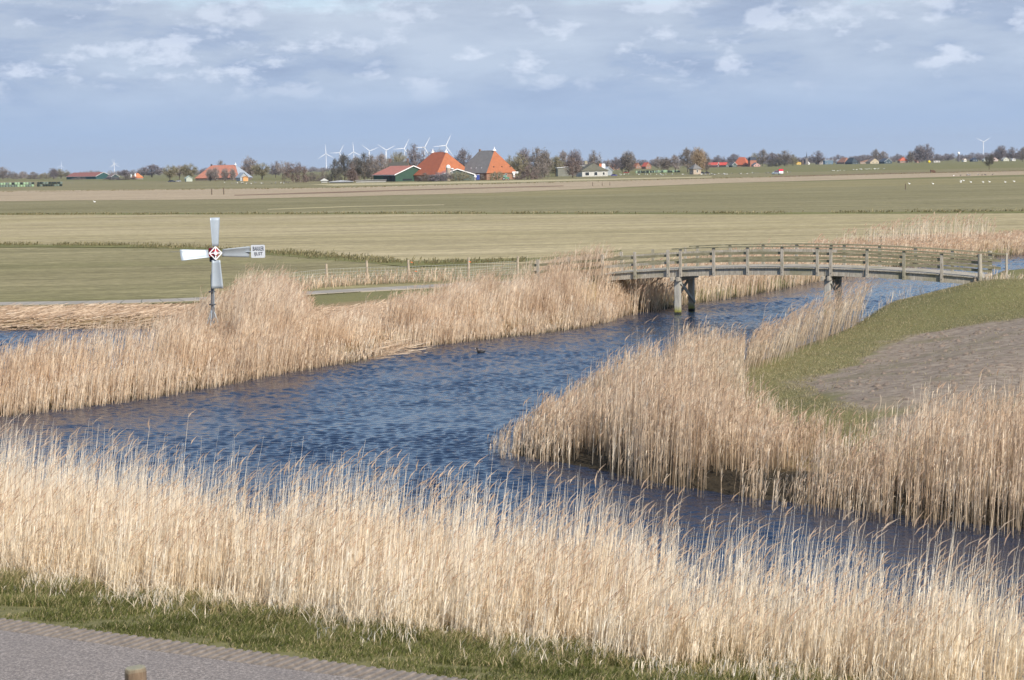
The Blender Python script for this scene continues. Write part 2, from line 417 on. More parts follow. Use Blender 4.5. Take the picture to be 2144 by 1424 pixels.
_n = len(mb.v); mb.v += [(a_, b_, c_-.12) for a_, b_, c_ in mb.v]
for i in range(1, len(fine_)):
    k = 2*i; mb.f += [(k-2, k, _n+k, _n+k-2), (k+1, k-1, _n+k-1, _n+k+1)]
path = mb.build('path', m); uvl = path.data.uv_layers.new(name='UVMap')
for lp in path.data.loops: uvl.data[lp.index].uv = (uvs[(lp.vertex_index % _n)//2], (lp.vertex_index % 2)*2.5+.1)
struct(path, 'grey concrete slab path leading to the bridge')
sk = MB()   # earth shoulders under the ramp
for i in range(1, len(fine_)):
    u = (fine_[i][0]-_p[0])*bd[0]+(fine_[i][1]-_p[1])*bd[1]
    if u < DU[0]-10: continue
    for sgn in (-1, 1):
        q = []
        for j in (i-1, i):
            z_ = mb.v[2*j][2]; e = fine_[j]+nn[j]*(hw*sgn); o_ = fine_[j]+nn[j]*((hw+1.8)*sgn)
            q += [(e[0], e[1], z_-.02), (o_[0], o_[1], .42)]
        sk.add(q, [(0, 1, 3, 2)])
struct(sk.build('path_shoulder', grn2), 'grassy earth shoulder of the path ramp')
# ------------------------------------------------------------------ asphalt road in the foreground
m, nt, b = mat('asphalt')
a1 = noise(nt, 24, 4, .85); a2 = noise(nt, .7, 4, .6)
c = ramp(nt, a1, [(.33, (.07, .06, .058)), (.5, (.21, .178, .155)), (.66, (.48, .42, .37))])
c = mixc(nt, ramp(nt, a2, [(.35, (0, 0, 0)), (.7, (.5, .5, .5))]), c, (.19, .165, .15))
nt.links.new(c, b.inputs['Base Color']); b.inputs['Roughness'].default_value = .85; bump(nt, b, a1, .6, .01)
T0, T1 = -30, 45; GW = .62
def q3(s, t, z): x, y = SX(s, t); return (x, y, z)
road = MB().poly([q3(-3.7, T0, RZ+.03), q3(-3.7, T1, RZ+.03), q3(-GW, T1, RZ+.03), q3(-GW, T0, RZ+.03)]).build('road', m)
struct(road, 'grey brown asphalt road with speckled stone surface')
conc = plain('rib_concrete', (.20, .17, .145), .9, .35, 9)
mb = MB(); mb.poly([q3(-GW, T0, RZ+.005), q3(-GW, T1, RZ+.005), q3(.02, T1, RZ+.005), q3(.02, T0, RZ+.005)])
MR = Matrix(((te[0], ne[0], 0), (te[1], ne[1], 0), (0, 0, 1)))
t = -6.0
while t < 14:
    cx_, cy_ = SX(-GW/2+random.uniform(-.012, .012), t)
    mb.box((cx_, cy_, RZ+.012), (.085, GW-.02, .05), MR); t += .165
edge = mb.build('road_edging', conc, bevel=.012)
struct(edge, 'ribbed concrete edging strip between road and verge')
# ------------------------------------------------------------------ reeds
def reed_mat(name, dark, mid, light, plume):
    m, nt, b = mat(name)
    at = N(nt, 'ShaderNodeAttribute', attribute_name='tone'); sp = N(nt, 'ShaderNodeSeparateColor')
    nt.links.new(at.outputs['Color'], sp.inputs[0])
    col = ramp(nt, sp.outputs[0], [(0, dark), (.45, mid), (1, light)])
    col = mixc(nt, sp.outputs[1], col, plume)
    col = mixc(nt, sp.outputs[2], col, (.10, .10, .04))
    nt.links.new(col, b.inputs['Base Color']); b.inputs['Roughness'].default_value = .6; b.inputs['Specular IOR Level'].default_value = .25
    tr = N(nt, 'ShaderNodeBsdfTranslucent'); nt.links.new(col, tr.inputs[0]); mx = N(nt, 'ShaderNodeMixShader'); mx.inputs[0].default_value = .42
    nt.links.new(b.outputs[0], mx.inputs[1]); nt.links.new(tr.outputs[0], mx.inputs[2]); nt.links.new(mx.outputs[0], nt.nodes['Material Output'].inputs[0])
    return m
RM = reed_mat('dry_reed', (.62, .47, .31), (.92, .79, .60), (.98, .92, .80), (.60, .42, .29))
RM2 = reed_mat('dry_reed_far', (.42, .29, .19), (.83, .66, .48), (.96, .86, .70), (.58, .41, .29))
def reeds(name, x, y, z, Hh, m, width=.009, lean=(.12, .0), nleaf=4, leafl=.42, leafw=.018, plume=.5, plumel=.24, plumew=.035, wob=.10, tone0=None, green=0, leafr=(.1, .85)):
    n = len(x); r = lambda a=0, b_=1: rng.uniform(a, b_, n)
    th = r(0, 2*PI); ux, uy = np.cos(th), np.sin(th)
    lx = lean[0]*Hh*(.5+r())+rng.normal(0, wob, n)*Hh*.6; ly = lean[1]*Hh+rng.normal(0, wob, n)*Hh*.6
    tn = np.clip((tone0 if tone0 is not None else .5)+rng.normal(0, .2, n), 0, 1)
    VV = []; TT = []; FF = []; off = 0
    def ctr(t):
        return np.stack([x+lx*(.6*t+.4*t*t), y+ly*(.5*t+.5*t*t), z+Hh*t*(1-.05*t)], -1)
    U = np.stack([ux, uy, 0*ux], -1)
    lv = [0, .4, .75, 1.0]; wd = [1.0, .95, .75, .35]
    vs = []
    for t, w in zip(lv, wd):
        c = ctr(t); vs += [c-U*(width*w/2), c+U*(width*w/2)]
    vs = np.stack(vs, 1); k = vs.shape[1]
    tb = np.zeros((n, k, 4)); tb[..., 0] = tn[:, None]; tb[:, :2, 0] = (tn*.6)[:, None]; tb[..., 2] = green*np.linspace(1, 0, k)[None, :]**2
    q = np.array([[0, 1, 3, 2], [2, 3, 5, 4], [4, 5, 7, 6]])
    def push(vs, tb, q, idx=None):
        nonlocal off
        if idx is not None: vs = vs[idx]; tb = tb[idx]
        nn_, kk = vs.shape[:2]
        FF.append((q[None]+(np.arange(nn_)*kk)[:, None, None]+off).reshape(-1, 4)); VV.append(vs.reshape(-1, 3)); TT.append(tb.reshape(-1, 4)); off += nn_*kk
    push(vs, tb, q)
    for j in range(nleaf):
        t0 = r(*leafr); c = ctr(t0[:, None][:, 0]) if False else np.stack([x+lx*(.6*t0+.4*t0*t0), y+ly*(.5*t0+.5*t0*t0), z+Hh*t0*(1-.05*t0)], -1)
        a = r(0, 2*PI); D = np.stack([np.cos(a)*.38+.25, np.sin(a)*.4, 0*a], -1); l = leafl*r(.6, 1.2)
        up1 = r(.8, 1.3)
        p1 = c+D*(l*.35)[:, None]+np.stack([0*l, 0*l, l*.5*up1], -1)
        dr = r(-.15, .5)
        p2 = p1+D*(l*.5)[:, None]+np.stack([0*l, 0*l, l*dr], -1)
        Sd = np.stack([-np.sin(a), np.cos(a), r(-.6, .6)], -1)*leafw/2
        vs = np.stack([c-Sd*.6, c+Sd*.6, p1-Sd, p1+Sd, p2-Sd*.15, p2+Sd*.15], 1)
        tb = np.zeros((n, 6, 4)); tb[..., 0] = np.clip(tn+rng.normal(.03, .15, n), 0, 1)[:, None]
        push(vs, tb, np.array([[0, 1, 3, 2], [2, 3, 5, 4]]))
    pm = np.where(r() < plume)[0]
    if len(pm):
        c = ctr(.97)
        D = np.stack([.55+lean[0]+rng.normal(0, .25, n), rng.normal(0, .25, n), 1.0+0*x], -1); D /= np.linalg.norm(D, axis=1)[:, None]
        pl = plumel*r(.7, 1.3)
        for kx in range(2):
            a = th+kx*PI/2; Sd = np.stack([np.cos(a), np.sin(a), 0*a], -1)*plumew
            p1 = c+D*(pl*.4)[:, None]; p2 = c+D*pl[:, None]+np.stack([.16*pl, 0*pl, -.12*pl], -1)
            vs = np.stack([c-Sd*.25, c+Sd*.25, p1-Sd, p1+Sd, p2-Sd*.2, p2+Sd*.2], 1)
            tb = np.zeros((n, 6, 4)); tb[..., 0] = tn[:, None]; tb[..., 1] = r(.5, 1)[:, None]
            push(vs, tb, np.array([[0, 1, 3, 2], [2, 3, 5, 4]]), pm)
    return bulk(name, np.concatenate(VV), np.concatenate(FF), m, np.concatenate(TT))
def scatter(poly, dens, mask=None):
    P_ = np.array(poly); lo = P_.min(0); hi = P_.max(0); n = int((hi-lo).prod()*dens)
    x = rng.uniform(lo[0], hi[0], n); y = rng.uniform(lo[1], hi[1], n)
    k = inpoly(x, y, poly); x, y = x[k], y[k]
    if mask is not None: k = mask(x, y); x, y = x[k], y[k]
    return x, y
def stuff(o, label, cat): return tag(o, label, cat, None, 'stuff')
def colpx(x, y): return CX+F*x/y   # approx column
# A: foreground bed
n = 62000
t = rng.uniform(-9, 19, n); s = rng.uniform(2.5, 10.2, n)
x, y = SX(s, t)
front = np.interp(t, [-9, 13], [4.0, 3.1])+.9*(fbm(t*.5, t*0, 1)-.5)*2+.25*(fbm(t*3, t*0, 2)-.5)
back = np.interp(t, [-9, 0, 5, 9, 12, 15, 19], [9.9, 9.3, 8.3, 7.4, 6.5, 5.6, 4.9])+1.0*(fbm(t*.9, t*0, 7)-.5)*2
dn = smooth((s-front)/.5+.2)*np.where(s > back, 0, np.interp(s-back, [-5, -2.6, -1.2, 0], [1, .85, .4, .14]))
cl = fbm(x*.8, y*.8, 21); dn = dn*np.where(s > back-2.6, smooth((cl-.30)*4.5)*1.3, 1)
k = rng.uniform(0, 1, n) < dn; x, y, s, t = x[k], y[k], s[k], t[k]; front = front[k]
Hh = (1.85+.45*(fbm(x*.55, y*.55, 31)-.5)*2+rng.normal(0, .16, len(x)))*np.interp(s-front, [0, .8, 2], [.45, .8, 1]); Hh = np.clip(Hh, .3, 2.5)
Hh = Hh*(.64+.72*rng.uniform(0, 1, len(x))**2.6)
px_ = colpx(x, y); tn = np.clip(.62+.5*(fbm(x*.7, y*.7, 4)-.5), 0, 1)
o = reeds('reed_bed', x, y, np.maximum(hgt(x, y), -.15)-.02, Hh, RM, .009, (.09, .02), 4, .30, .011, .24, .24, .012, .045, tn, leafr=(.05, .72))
stuff(o, 'broad bed of pale dry reeds in the foreground beside the road', 'reeds')
# B: left bank bed
front_px = [(-300, 908), (0, 870), (130, 855), (300, 834), (450, 808), (600, 778), (720, 757)]
Bp = W(front_px+[(720, 724), (655, 735), (640, 706), (600, 688), (520, 684), (450, 686), (410, 700), (385, 735), (320, 772), (150, 806), (0, 834), (-300, 868)], .1)
Bp2 = W([(715, 757), (790, 742), (850, 728), (950, 715), (1100, 700), (1200, 688), (1275, 672), (1322, 655), (1325, 640), (1270, 628), (1180, 632), (1090, 640), (1000, 652), (900, 676), (800, 700), (715, 727)], .1)
wb0 = up(447, 735, .2)
HX = [-300, 0, 300, 400, 462, 500, 590, 625, 660, 800, 880, 950, 1100, 1250, 1330]
HV = [1.65, 1.7, 2.05, 1.75, 1.75, 2.7, 2.75, 2.0, 1.5, 1.5, 1.7, 1.85, 1.85, 1.95, 1.2]
for Bq, lab in ((Bp, 'tall wind bent reed bed around the small metal windmill'), (Bp2, 'dense straw coloured reed bed on the far bank beside the left bridge end')):
    def mk(x, y):
        c = fbm(x*.75, y*.75, 41, 3); p = colpx(x, y)
        gap = .75*np.exp(-((p-800)/28)**2)*(polydist(x, y, canal_left, False) < 4.0)
        return (rng.uniform(0, 1, len(x)) < smooth((c-.27)*3.4)*(1-.97*gap))
    x, y = scatter(Bq, 88, mk); p = colpx(x, y); uu_ = .84+.28*rng.uniform(0, 1, len(x))**2
    de = polydist(x, y, canal_left, False)
    Hh = np.interp(p, HX, HV)*(1+.42*(fbm(x*.4, y*.4, 51)-.5))*(1+rng.normal(0, .07, len(x)))*np.interp(de, [0, 1.2, 2.5], [.62, .9, 1])
    Hh = np.where((np.abs(p-447) < 34) & (y < wb0[1]+.3), np.minimum(Hh, 1.15+.1*rng.normal(0, 1, len(x))), Hh)
    Hh = Hh*uu_; tn = np.clip(.45+.9*(fbm(x*.8, y*.8, 14)-.5), 0, 1)
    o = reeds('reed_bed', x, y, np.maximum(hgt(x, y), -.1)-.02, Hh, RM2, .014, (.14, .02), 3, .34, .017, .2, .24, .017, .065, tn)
    stuff(o, lab, 'reeds')
# ragged green/dry fringe at the foot of the left bank, and the collapsed heap
fr = W([(-300, 915), (0, 873), (130, 858), (300, 837), (450, 811), (600, 781), (760, 757), (850, 732), (950, 719), (1100, 703), (1200, 691), (1290, 672), (1290, 664), (1200, 681), (1100, 693), (950, 707), (850, 719), (760, 738), (600, 764), (450, 794), (300, 820), (130, 840), (0, 854), (-300, 895)], 0)
x, y = scatter(fr, 70); o = reeds('sedge_fringe', x, y, np.maximum(hgt(x, y), 0)-.02, rng.uniform(.15, .5, len(x)), RM2, .025, (.1, 0), 1, .3, .03, 0, wob=.35, tone0=.25+.4*fbm(x, y, 6), green=.75)
stuff(o, 'low greenish sedge and broken stems along the left waterline', 'sedge')
def litter(poly, dens, label, z0=.5, L=.9):
    x, y = scatter(poly, dens); n = len(x); z = hgt(x, y)
    a = rng.normal(.1, .5, n); D = np.stack([np.cos(a), np.sin(a)*1.0, rng.normal(.08, .12, n)], -1); l = rng.uniform(.4, L, n)[:, None]
    c = np.stack([x, y, z+rng.uniform(.02, .22, n)*fbm(x*.6, y*.6, 8)*1.6], -1); Sd = np.stack([-np.sin(a)*.015, np.cos(a)*.015, 0*a+.012], -1)
    vs = np.stack([c-Sd, c+Sd, c+D*l+Sd*.6, c+D*l-Sd*.6], 1); tb = np.zeros((n, 4, 4)); tb[..., 0] = np.clip(rng.normal(.18, .2, n), 0, 1)[:, None]
    q = (np.array([[0, 1, 2, 3]])[None]+(np.arange(n)*4)[:, None, None]).reshape(-1, 4)
    return stuff(bulk('reed_litter', vs.reshape(-1, 3), q, RM2, tb.reshape(-1, 4)), label, 'cut reeds')
litter(W([(-200, 658), (0, 657), (350, 651), (430, 655), (430, 690), (200, 689), (-200, 694)], .3), 45, 'flattened dry reed litter on the bank behind the pond')
litter(W([(600, 660), (780, 640), (960, 620), (960, 660), (820, 690), (620, 715)], .5), 35, 'mat of fallen reeds behind the low stretch of the left reed bed')
litter(W([(735, 757), (800, 748), (860, 733), (855, 715), (790, 722), (760, 735)], .3), 30, 'collapsed heap of broken reeds at the water edge', L=1.6)
# dry bent stems leaning out of the foreground bed over the verge
n = 5200; t = rng.uniform(-9, 19, n); s = np.interp(t, [-9, 13], [4.5, 3.5])-np.abs(rng.normal(0, .8, n)); x, y = SX(s, t); k = fbm(x*1.1, y*1.1, 19) > .42; x, y, s = x[k], y[k], s[k]
o = reeds('dry_stems', x, y, hgt(x, y)-.02, rng.uniform(.12, .55, len(x))*np.interp(s, [2, 4.5], [.6, 1.3]), RM, .012, (-.1, -.25), 2, .2, .012, 0, wob=.5, tone0=.5, green=.2)
stuff(o, 'broken dry stems thinning out from the foreground reeds into the verge', 'reeds')
# C: beyond the bridge
Cp = [tuple(q) for q in W([(1318, 662), (1390, 650), (1450, 639), (1500, 631), (1560, 622), (1640, 607), (1700, 594), (1800, 574), (1900, 557), (2000, 546), (2144, 534), (2500, 518), (2500, 503), (2144, 517), (2000, 524), (1900, 530), (1800, 543), (1700, 560), (1600, 578), (1500, 596), (1400, 616), (1318, 632)], 0)]
def mk(x, y):
    c = fbm(x*.6, y*.6, 61, 3); return rng.uniform(0, 1, len(x)) < smooth((c-.2)*3)
x, y = scatter(Cp, 42, mk); p = colpx(x, y)
Hh = np.interp(p, [1320, 1400, 1500, 1650, 1850, 1950, 2020, 2144], [1.5, 1.5, 1.6, 1.45, 1.05, .9, .85, .85])*(1+.5*(fbm(x*.35, y*.35, 71)-.5))*(1+rng.normal(0, .1, len(x)))
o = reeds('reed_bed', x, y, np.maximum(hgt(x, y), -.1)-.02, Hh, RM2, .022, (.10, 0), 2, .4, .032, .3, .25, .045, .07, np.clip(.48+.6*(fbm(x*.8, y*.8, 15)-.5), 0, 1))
stuff(o, 'reed belt on the bank seen through and beyond the bridge', 'reeds')
# tall sparse stand behind the right half of the bridge
sp_ = W([(1700, 572), (1860, 549), (2000, 538), (2080, 533), (2080, 524), (2000, 527), (1860, 536), (1700, 558)], 0)
x, y = scatter(sp_, 6, lambda x, y: rng.uniform(0, 1, len(x)) < smooth((fbm(x*.7, y*.2, 91)-.35)*4)); p = colpx(x, y)
o = reeds('reed_stand', x, y, np.maximum(hgt(x, y), 0), np.interp(p, [1700, 1850, 1940, 2000, 2080], [1.9, 2.3, 2.8, 2.8, 2.2])*rng.uniform(.75, 1.1, len(x)), RM2, .026, (.07, 0), 3, .35, .03, .6, .3, .05, .04, .62)
stuff(o, 'sparse tall reeds standing up behind the right half of the bridge', 'reeds')
# D: right peninsula
Dp = W([(1020, 950), (1040, 962), (1100, 972), (1200, 988), (1300, 1012), (1400, 1033), (1560, 1062), (1700, 1082), (1850, 1100), (2000, 1117), (2144, 1130), (2400, 1165), (2400, 1010), (2144, 985), (1900, 985), (1750, 975), (1640, 950), (1565, 900), (1545, 815), (1640, 775), (1740, 730), (1800, 700), (1800, 690), (1700, 716), (1600, 752), (1500, 782), (1400, 806), (1280, 842), (1180, 880), (1100, 915), (1040, 938)], 0)
def mk(x, y):
    c = fbm(x*.8, y*.8, 81, 3); e_ = polydist(x, y, Dp); return rng.uniform(0, 1, len(x)) < smooth((c-.24)*3.4)*(.38+.62*smooth((e_-.3)/1.4))
x, y = scatter(Dp, 115, mk); p = colpx(x, y); de = polydist(x, y, Dp)
Hh = np.interp(p, [1020, 1100, 1190, 1260, 1350, 1450, 1560, 1620, 1700, 1800, 1870, 1950, 2144], [.75, .85, 1.05, 1.5, 1.85, 1.8, 1.25, 1.05, .95, 1.0, 1.3, 1.75, 1.85])
far = (y > 62) & (p > 1560); Hh = np.where(far, np.interp(p, [1560, 1620, 1700, 1780], [1.4, 1.6, 1.95, 2.15]), Hh)
Hh = Hh*(1+.35*(fbm(x*.5, y*.5, 101)-.5))*(1+rng.normal(0, .09, len(x)))
Hh = Hh*(.82+.3*rng.uniform(0, 1, len(x))**2); tall = (rng.uniform(0, 1, len(x)) < .05); Hh = np.where(tall, Hh*1.0+.45, Hh)
tn = np.clip(.37+.8*(fbm(x*.8, y*.8, 16)-.5), 0, 1)
fm_ = polydist(x, y, canal_right[-11:], False) < 2.2
for msk, lab in ((~far, 'reed bed on the right peninsula standing in the water'), (far, 'feathery reed tuft in front of the right bridge pier')):
    k = msk
    o = reeds('reed_bed', x[k], y[k], np.maximum(hgt(x[k], y[k]), -.2)-.02, Hh[k], RM2, .0135, (.05 if lab[0] == 'r' else .26, 0), 3, .28, .015, .14 if lab[0] == 'r' else .6, .24, .018, .065, tn[k], green=.35, leafr=(.28, .92))
    stuff(o, lab, 'reeds')
# tufts along the fence and ditch banks
TM = reed_mat('tuft_grass', (.16, .14, .06), (.30, .26, .13), (.46, .39, .23), (.3, .24, .14))
def tufts(pts, z, width, dens, hmin, hmax, label, green=0., tone=.5, thr=.4, w=.05, m_=None):
    line = [np.array(q) for q in W(pts, z)]; X_ = []; Y_ = []
    for a, c in zip(line[:-1], line[1:]):
        L = np.linalg.norm(c-a); n = int(L*width*dens); t = rng.uniform(0, 1, n); o_ = rng.normal(0, width/2, n)
        d = (c-a)/L; X_.append(a[0]+(c-a)[0]*t-d[1]*o_); Y_.append(a[1]+(c-a)[1]*t+d[0]*o_)
    x = np.concatenate(X_); y = np.concatenate(Y_); k = fbm(x*.35, y*.35, int(width*7)) > thr; x, y = x[k], y[k]
    o = reeds('grass_tufts', x, y, np.maximum(hgt(x, y), 0)-.02, rng.uniform(hmin, hmax, len(x)), m_ or RM2, w, (.1, 0), 2, .35, w, .2, .15, w, .3, tone, green)
    stuff(o, label, 'grass')
tufts([(590, 611), (690, 601), (800, 594), (900, 590), (1010, 584)], .5, 1.2, 40, .35, .95, 'dry brown grass tufts along the foot of the wire fence', .1, .35, .3, .03)
tufts([(0, 513), (300, 515), (590, 530), (860, 553), (1100, 548)], .5, 2.2, 14, .08, .26, 'rough tufts on the ditch bank beyond the meadow', .5, .5, .42, .06, TM)
tufts([(0, 450), (700, 448), (1600, 447), (2144, 443)], .5, 3.5, 3.5, .08, .28, 'rough tufts along the far field ditch', .5, .5, .47, .14, TM)
tufts([(0, 402), (700, 394), (1500, 374), (2144, 358)], .5, 6, .9, .12, .4, 'dry weeds along the edge of the stubble field', .15, .55, .5, .25, TM)
tufts([(2060, 588), (2100, 585), (2144, 583), (2300, 578)], 2.0, .8, 45, .15, .5, 'dry grass beside the right end of the bridge', .1, .55, .2, .02)
tufts([(1800, 690), (1880, 664), (1960, 640), (2030, 612)], .15, .5, 14, .2, 1.0, 'thin dry stalks along the right bank below the bridge', .1, .6, .42, .012)
# verge grass and right-bank grass
GM = reed_mat('verge_grass', (.07, .075, .022), (.15, .17, .045), (.34, .30, .13), (.6, .48, .28))
n = 150000; t = rng.uniform(-8, 13, n); s = rng.uniform(-.22, 5.2, n); x, y = SX(s, t)
k = rng.uniform(0, 1, n) < np.interp(s, [-.22, -.05, .1, .6, 3.6, 5.2], [.02, .12, .5, 1, 1, .25])*smooth((fbm(x*1.8, y*1.8, 3)-.28)*4); x, y, s, t = x[k], y[k], s[k], t[k]
dry = fbm(x*1.1, y*1.1, 13)
def blades(name, x, y, hh, tn, yel, m, w, wob):
    n = len(x); a = rng.uniform(0, 2*PI, n); z = hgt(x, y)
    c = np.stack([x, y, z-.01], -1); Sd = np.stack([np.cos(a), np.sin(a), 0*a], -1)*(w/2)
    lx = rng.normal(.25, wob, n)*hh; ly = rng.normal(0, wob, n)*hh
    m1 = c+np.stack([lx*.35, ly*.35, hh*.6], -1); tp = c+np.stack([lx, ly, hh], -1)
    vs = np.stack([c-Sd, c+Sd, m1+Sd*.8, m1-Sd*.8, tp+Sd*.15, tp-Sd*.15], 1); tb = np.zeros((n, 6, 4)); tb[..., 0] = tn[:, None]; tb[..., 1] = yel[:, None]
    q = (np.array([[0, 1, 2, 3], [3, 2, 4, 5]])[None]+(np.arange(n)*6)[:, None, None]).reshape(-1, 4)
    return bulk(name, vs.reshape(-1, 3), q, m, tb.reshape(-1, 4))
hh = np.interp(s, [0, .5, 2, 4, 5], [.04, .06, .13, .22, .3])*rng.uniform(.5, 1.3, len(x))*(.25+1.5*fbm(x*1.3, y*1.3, 23))
tn = np.clip(rng.normal(.42, .2, len(x))+.6*(dry-.5), 0, 1); yel = (rng.uniform(0, 1, len(x)) < np.interp(s, [0, 2, 4, 5], [.15, .2, .6, .95])*(.3+1.3*dry))*rng.uniform(.4, 1, len(x))
stuff(blades('verge_grass', x, y, hh, tn, yel, GM, .013, .5), 'green verge grass between the ribbed road edging and the foreground reeds', 'grass')
RB = W([(2050, 592)], 1.8)+W([(2400, 585), (2500, 900), (1820, 960), (1600, 930)], .8)+W([(1545, 812), (1640, 772), (1740, 728), (1800, 694), (1850, 676), (1950, 645), (2040, 604)], .05)
x, y = scatter(RB, 140, lambda x, y: (~inpoly(x, y, SOIL)) | (rng.uniform(0, 1, len(x)) < .04))
GM2 = reed_mat('bank_grass', (.20, .175, .08), (.33, .28, .145), (.48, .41, .25), (.55, .46, .3))
stuff(blades('bank_grass', x, y, rng.uniform(.03, .09, len(x))*(.5+fbm(x, y, 2)), np.clip(rng.normal(.5, .2, len(x)), 0, 1), (rng.uniform(0, 1, len(x)) < .12)*.8, GM2, .02, .7), 'short cropped grass on the right bank around the bare soil', 'grass')
# clods on the bare soil
x, y = scatter(SOIL, 3.0, lambda x, y: (fbm(x*.7, y*.7, 33) > .5) & (y < 90)); vs = []; fs = []
oc = np.array([[1, 0, 0], [0, 1, 0], [-1, 0, 0], [0, -1, 0], [0, 0, 1], [0, 0, -1.0]])
of = np.array([[0, 1, 4], [1, 2, 4], [2, 3, 4], [3, 0, 4]])
n = len(x); sc = rng.uniform(.03, .15, (n, 1, 1))*rng.uniform(.6, 1.4, (n, 6, 3))*np.array([1, 1, .6])
v = oc[None]*sc+np.stack([x, y, hgt(x, y)], -1)[:, None, :]
stuff(bulk('soil_clods', v.reshape(-1, 3), (of[None]+(np.arange(n)*6)[:, None, None]).reshape(-1, 3), plain('clod', (.22, .17, .13), .95, .4, 6)), 'loose clods scattered over the bare soil patch', 'soil')
# ------------------------------------------------------------------ bridge
m, nt, b = mat('weathered_wood')
g1 = noise(nt, 3, 6, .7, sc=(6, 6, 1)); g2 = noise(nt, .9, 4); g3 = noise(nt, 14, 4, .7)
c = ramp(nt, g1, [(.3, (.19, .165, .13)), (.5, (.36, .325, .27)), (.72, (.54, .495, .42))])
c = mixc(nt, ramp(nt, g2, [(.48, (0, 0, 0)), (.68, (.75, .75, .75))]), c, (.20, .19, .11))
c = mixc(nt, ramp(nt, g3, [(.6, (0, 0, 0)), (.72, (.5, .5, .5))]), c, (.12, .11, .09))
nt.links.new(c, b.inputs['Base Color']); b.inputs['Roughness'].default_value = .9; bump(nt, b, g1, .5, .01); wood = m
m, nt, b = mat('algae_wood')
c = ramp(nt, noise(nt, 3, 6, .7, sc=(1, 1, 4)), [(.3, (.125, .115, .065)), (.55, (.24, .22, .14)), (.75, (.36, .33, .23))])
nt.links.new(c, b.inputs['Base Color']); b.inputs['Roughness'].default_value = .9; algae = m
m, nt, b = mat('pile_wood')
tc = N(nt, 'ShaderNodeTexCoord'); sx_ = N(nt, 'ShaderNodeSeparateXYZ'); nt.links.new(tc.outputs['Object'], sx_.inputs[0])
c = ramp(nt, noise(nt, 3, 6, .7, sc=(5, 5, .6)), [(.3, (.26, .25, .22)), (.7, (.50, .48, .43))])
hn = math_(nt, 'ADD', sx_.outputs[2], math_(nt, 'MULTIPLY', noise(nt, 3, 3), .25))
wet = ramp(nt, hn, [(.18, (1, 1, 1)), (.24, (0, 0, 0))]); alg = ramp(nt, hn, [(.25, (1, 1, 1)), (.62, (0, 0, 0))])
c = mixc(nt, alg, c, (.25, .24, .05)); c = mixc(nt, wet, c, (.025, .025, .018))
nt.links.new(c, b.inputs['Base Color']); b.inputs['Roughness'].default_value = .85; pilem = m
steel = plain('bolt_steel', (.08, .08, .08), .5, .2, 5)
bridge = empty('footbridge', (0, 0, 0), 0, 'long arched wooden footbridge with grey rails over the canal', 'bridge')
us = np.linspace(UL, UR, 60)
mb = MB(); u = UL
while u < UR:
    z = zdeck(u); q = [BP(u, -.08, z), BP(u+.135, -.08, zdeck(u+.135)), BP(u+.135, BW+.08, zdeck(u+.135)), BP(u, BW+.08, z)]
    mb.add([(a, b_, c_-.05) for a, b_, c_ in q]+q, [(3, 2, 1, 0), (4, 5, 6, 7), (0, 1, 5, 4), (1, 2, 6, 5), (2, 3, 7, 6), (3, 0, 4, 7)]); u += .15
mb.build('deck', wood, bridge)
def strip(mb, u0, u1, w0, w1, dz0, dz1, n=24, zf=zdeck):
    uu = np.linspace(u0, u1, n); o = len(mb.v)
    for u in uu:
        z = zf(u); mb.v += [BP(u, w0, z+dz0), BP(u, w1, z+dz0), BP(u, w1, z+dz1), BP(u, w0, z+dz1)]
    for i in range(n-1):
        a = o+4*i
        for k in range(4): mb.f.append((a+k, a+(k+1) % 4, a+4+(k+1) % 4, a+4+k))
    mb.f += [(o+3, o+2, o+1, o), (o+4*(n-1), o+4*(n-1)+1, o+4*(n-1)+2, o+4*(n-1)+3)]
    return mb
J1 = bhit(1412, 540)[0]; J2 = bhit(1726, 540)[0]
spans = [(UL, J1), (J1, J2), (J2, UR)]
def zr(u): return float(np.interp(u, [DU[0]-.5, DU[2]], [zdeck(DU[2])-(DU[2]-DU[0])*.085, zdeck(DU[2])])) if u < DU[2] else zdeck(u)
postpx = [1127, 1193, 1262, 1330, 1399.4, 1425.5, 1495, 1566, 1638, 1712, 1740, 1816, 1893, 1972]
pu = [bhit(q, 545)[0] for q in postpx]
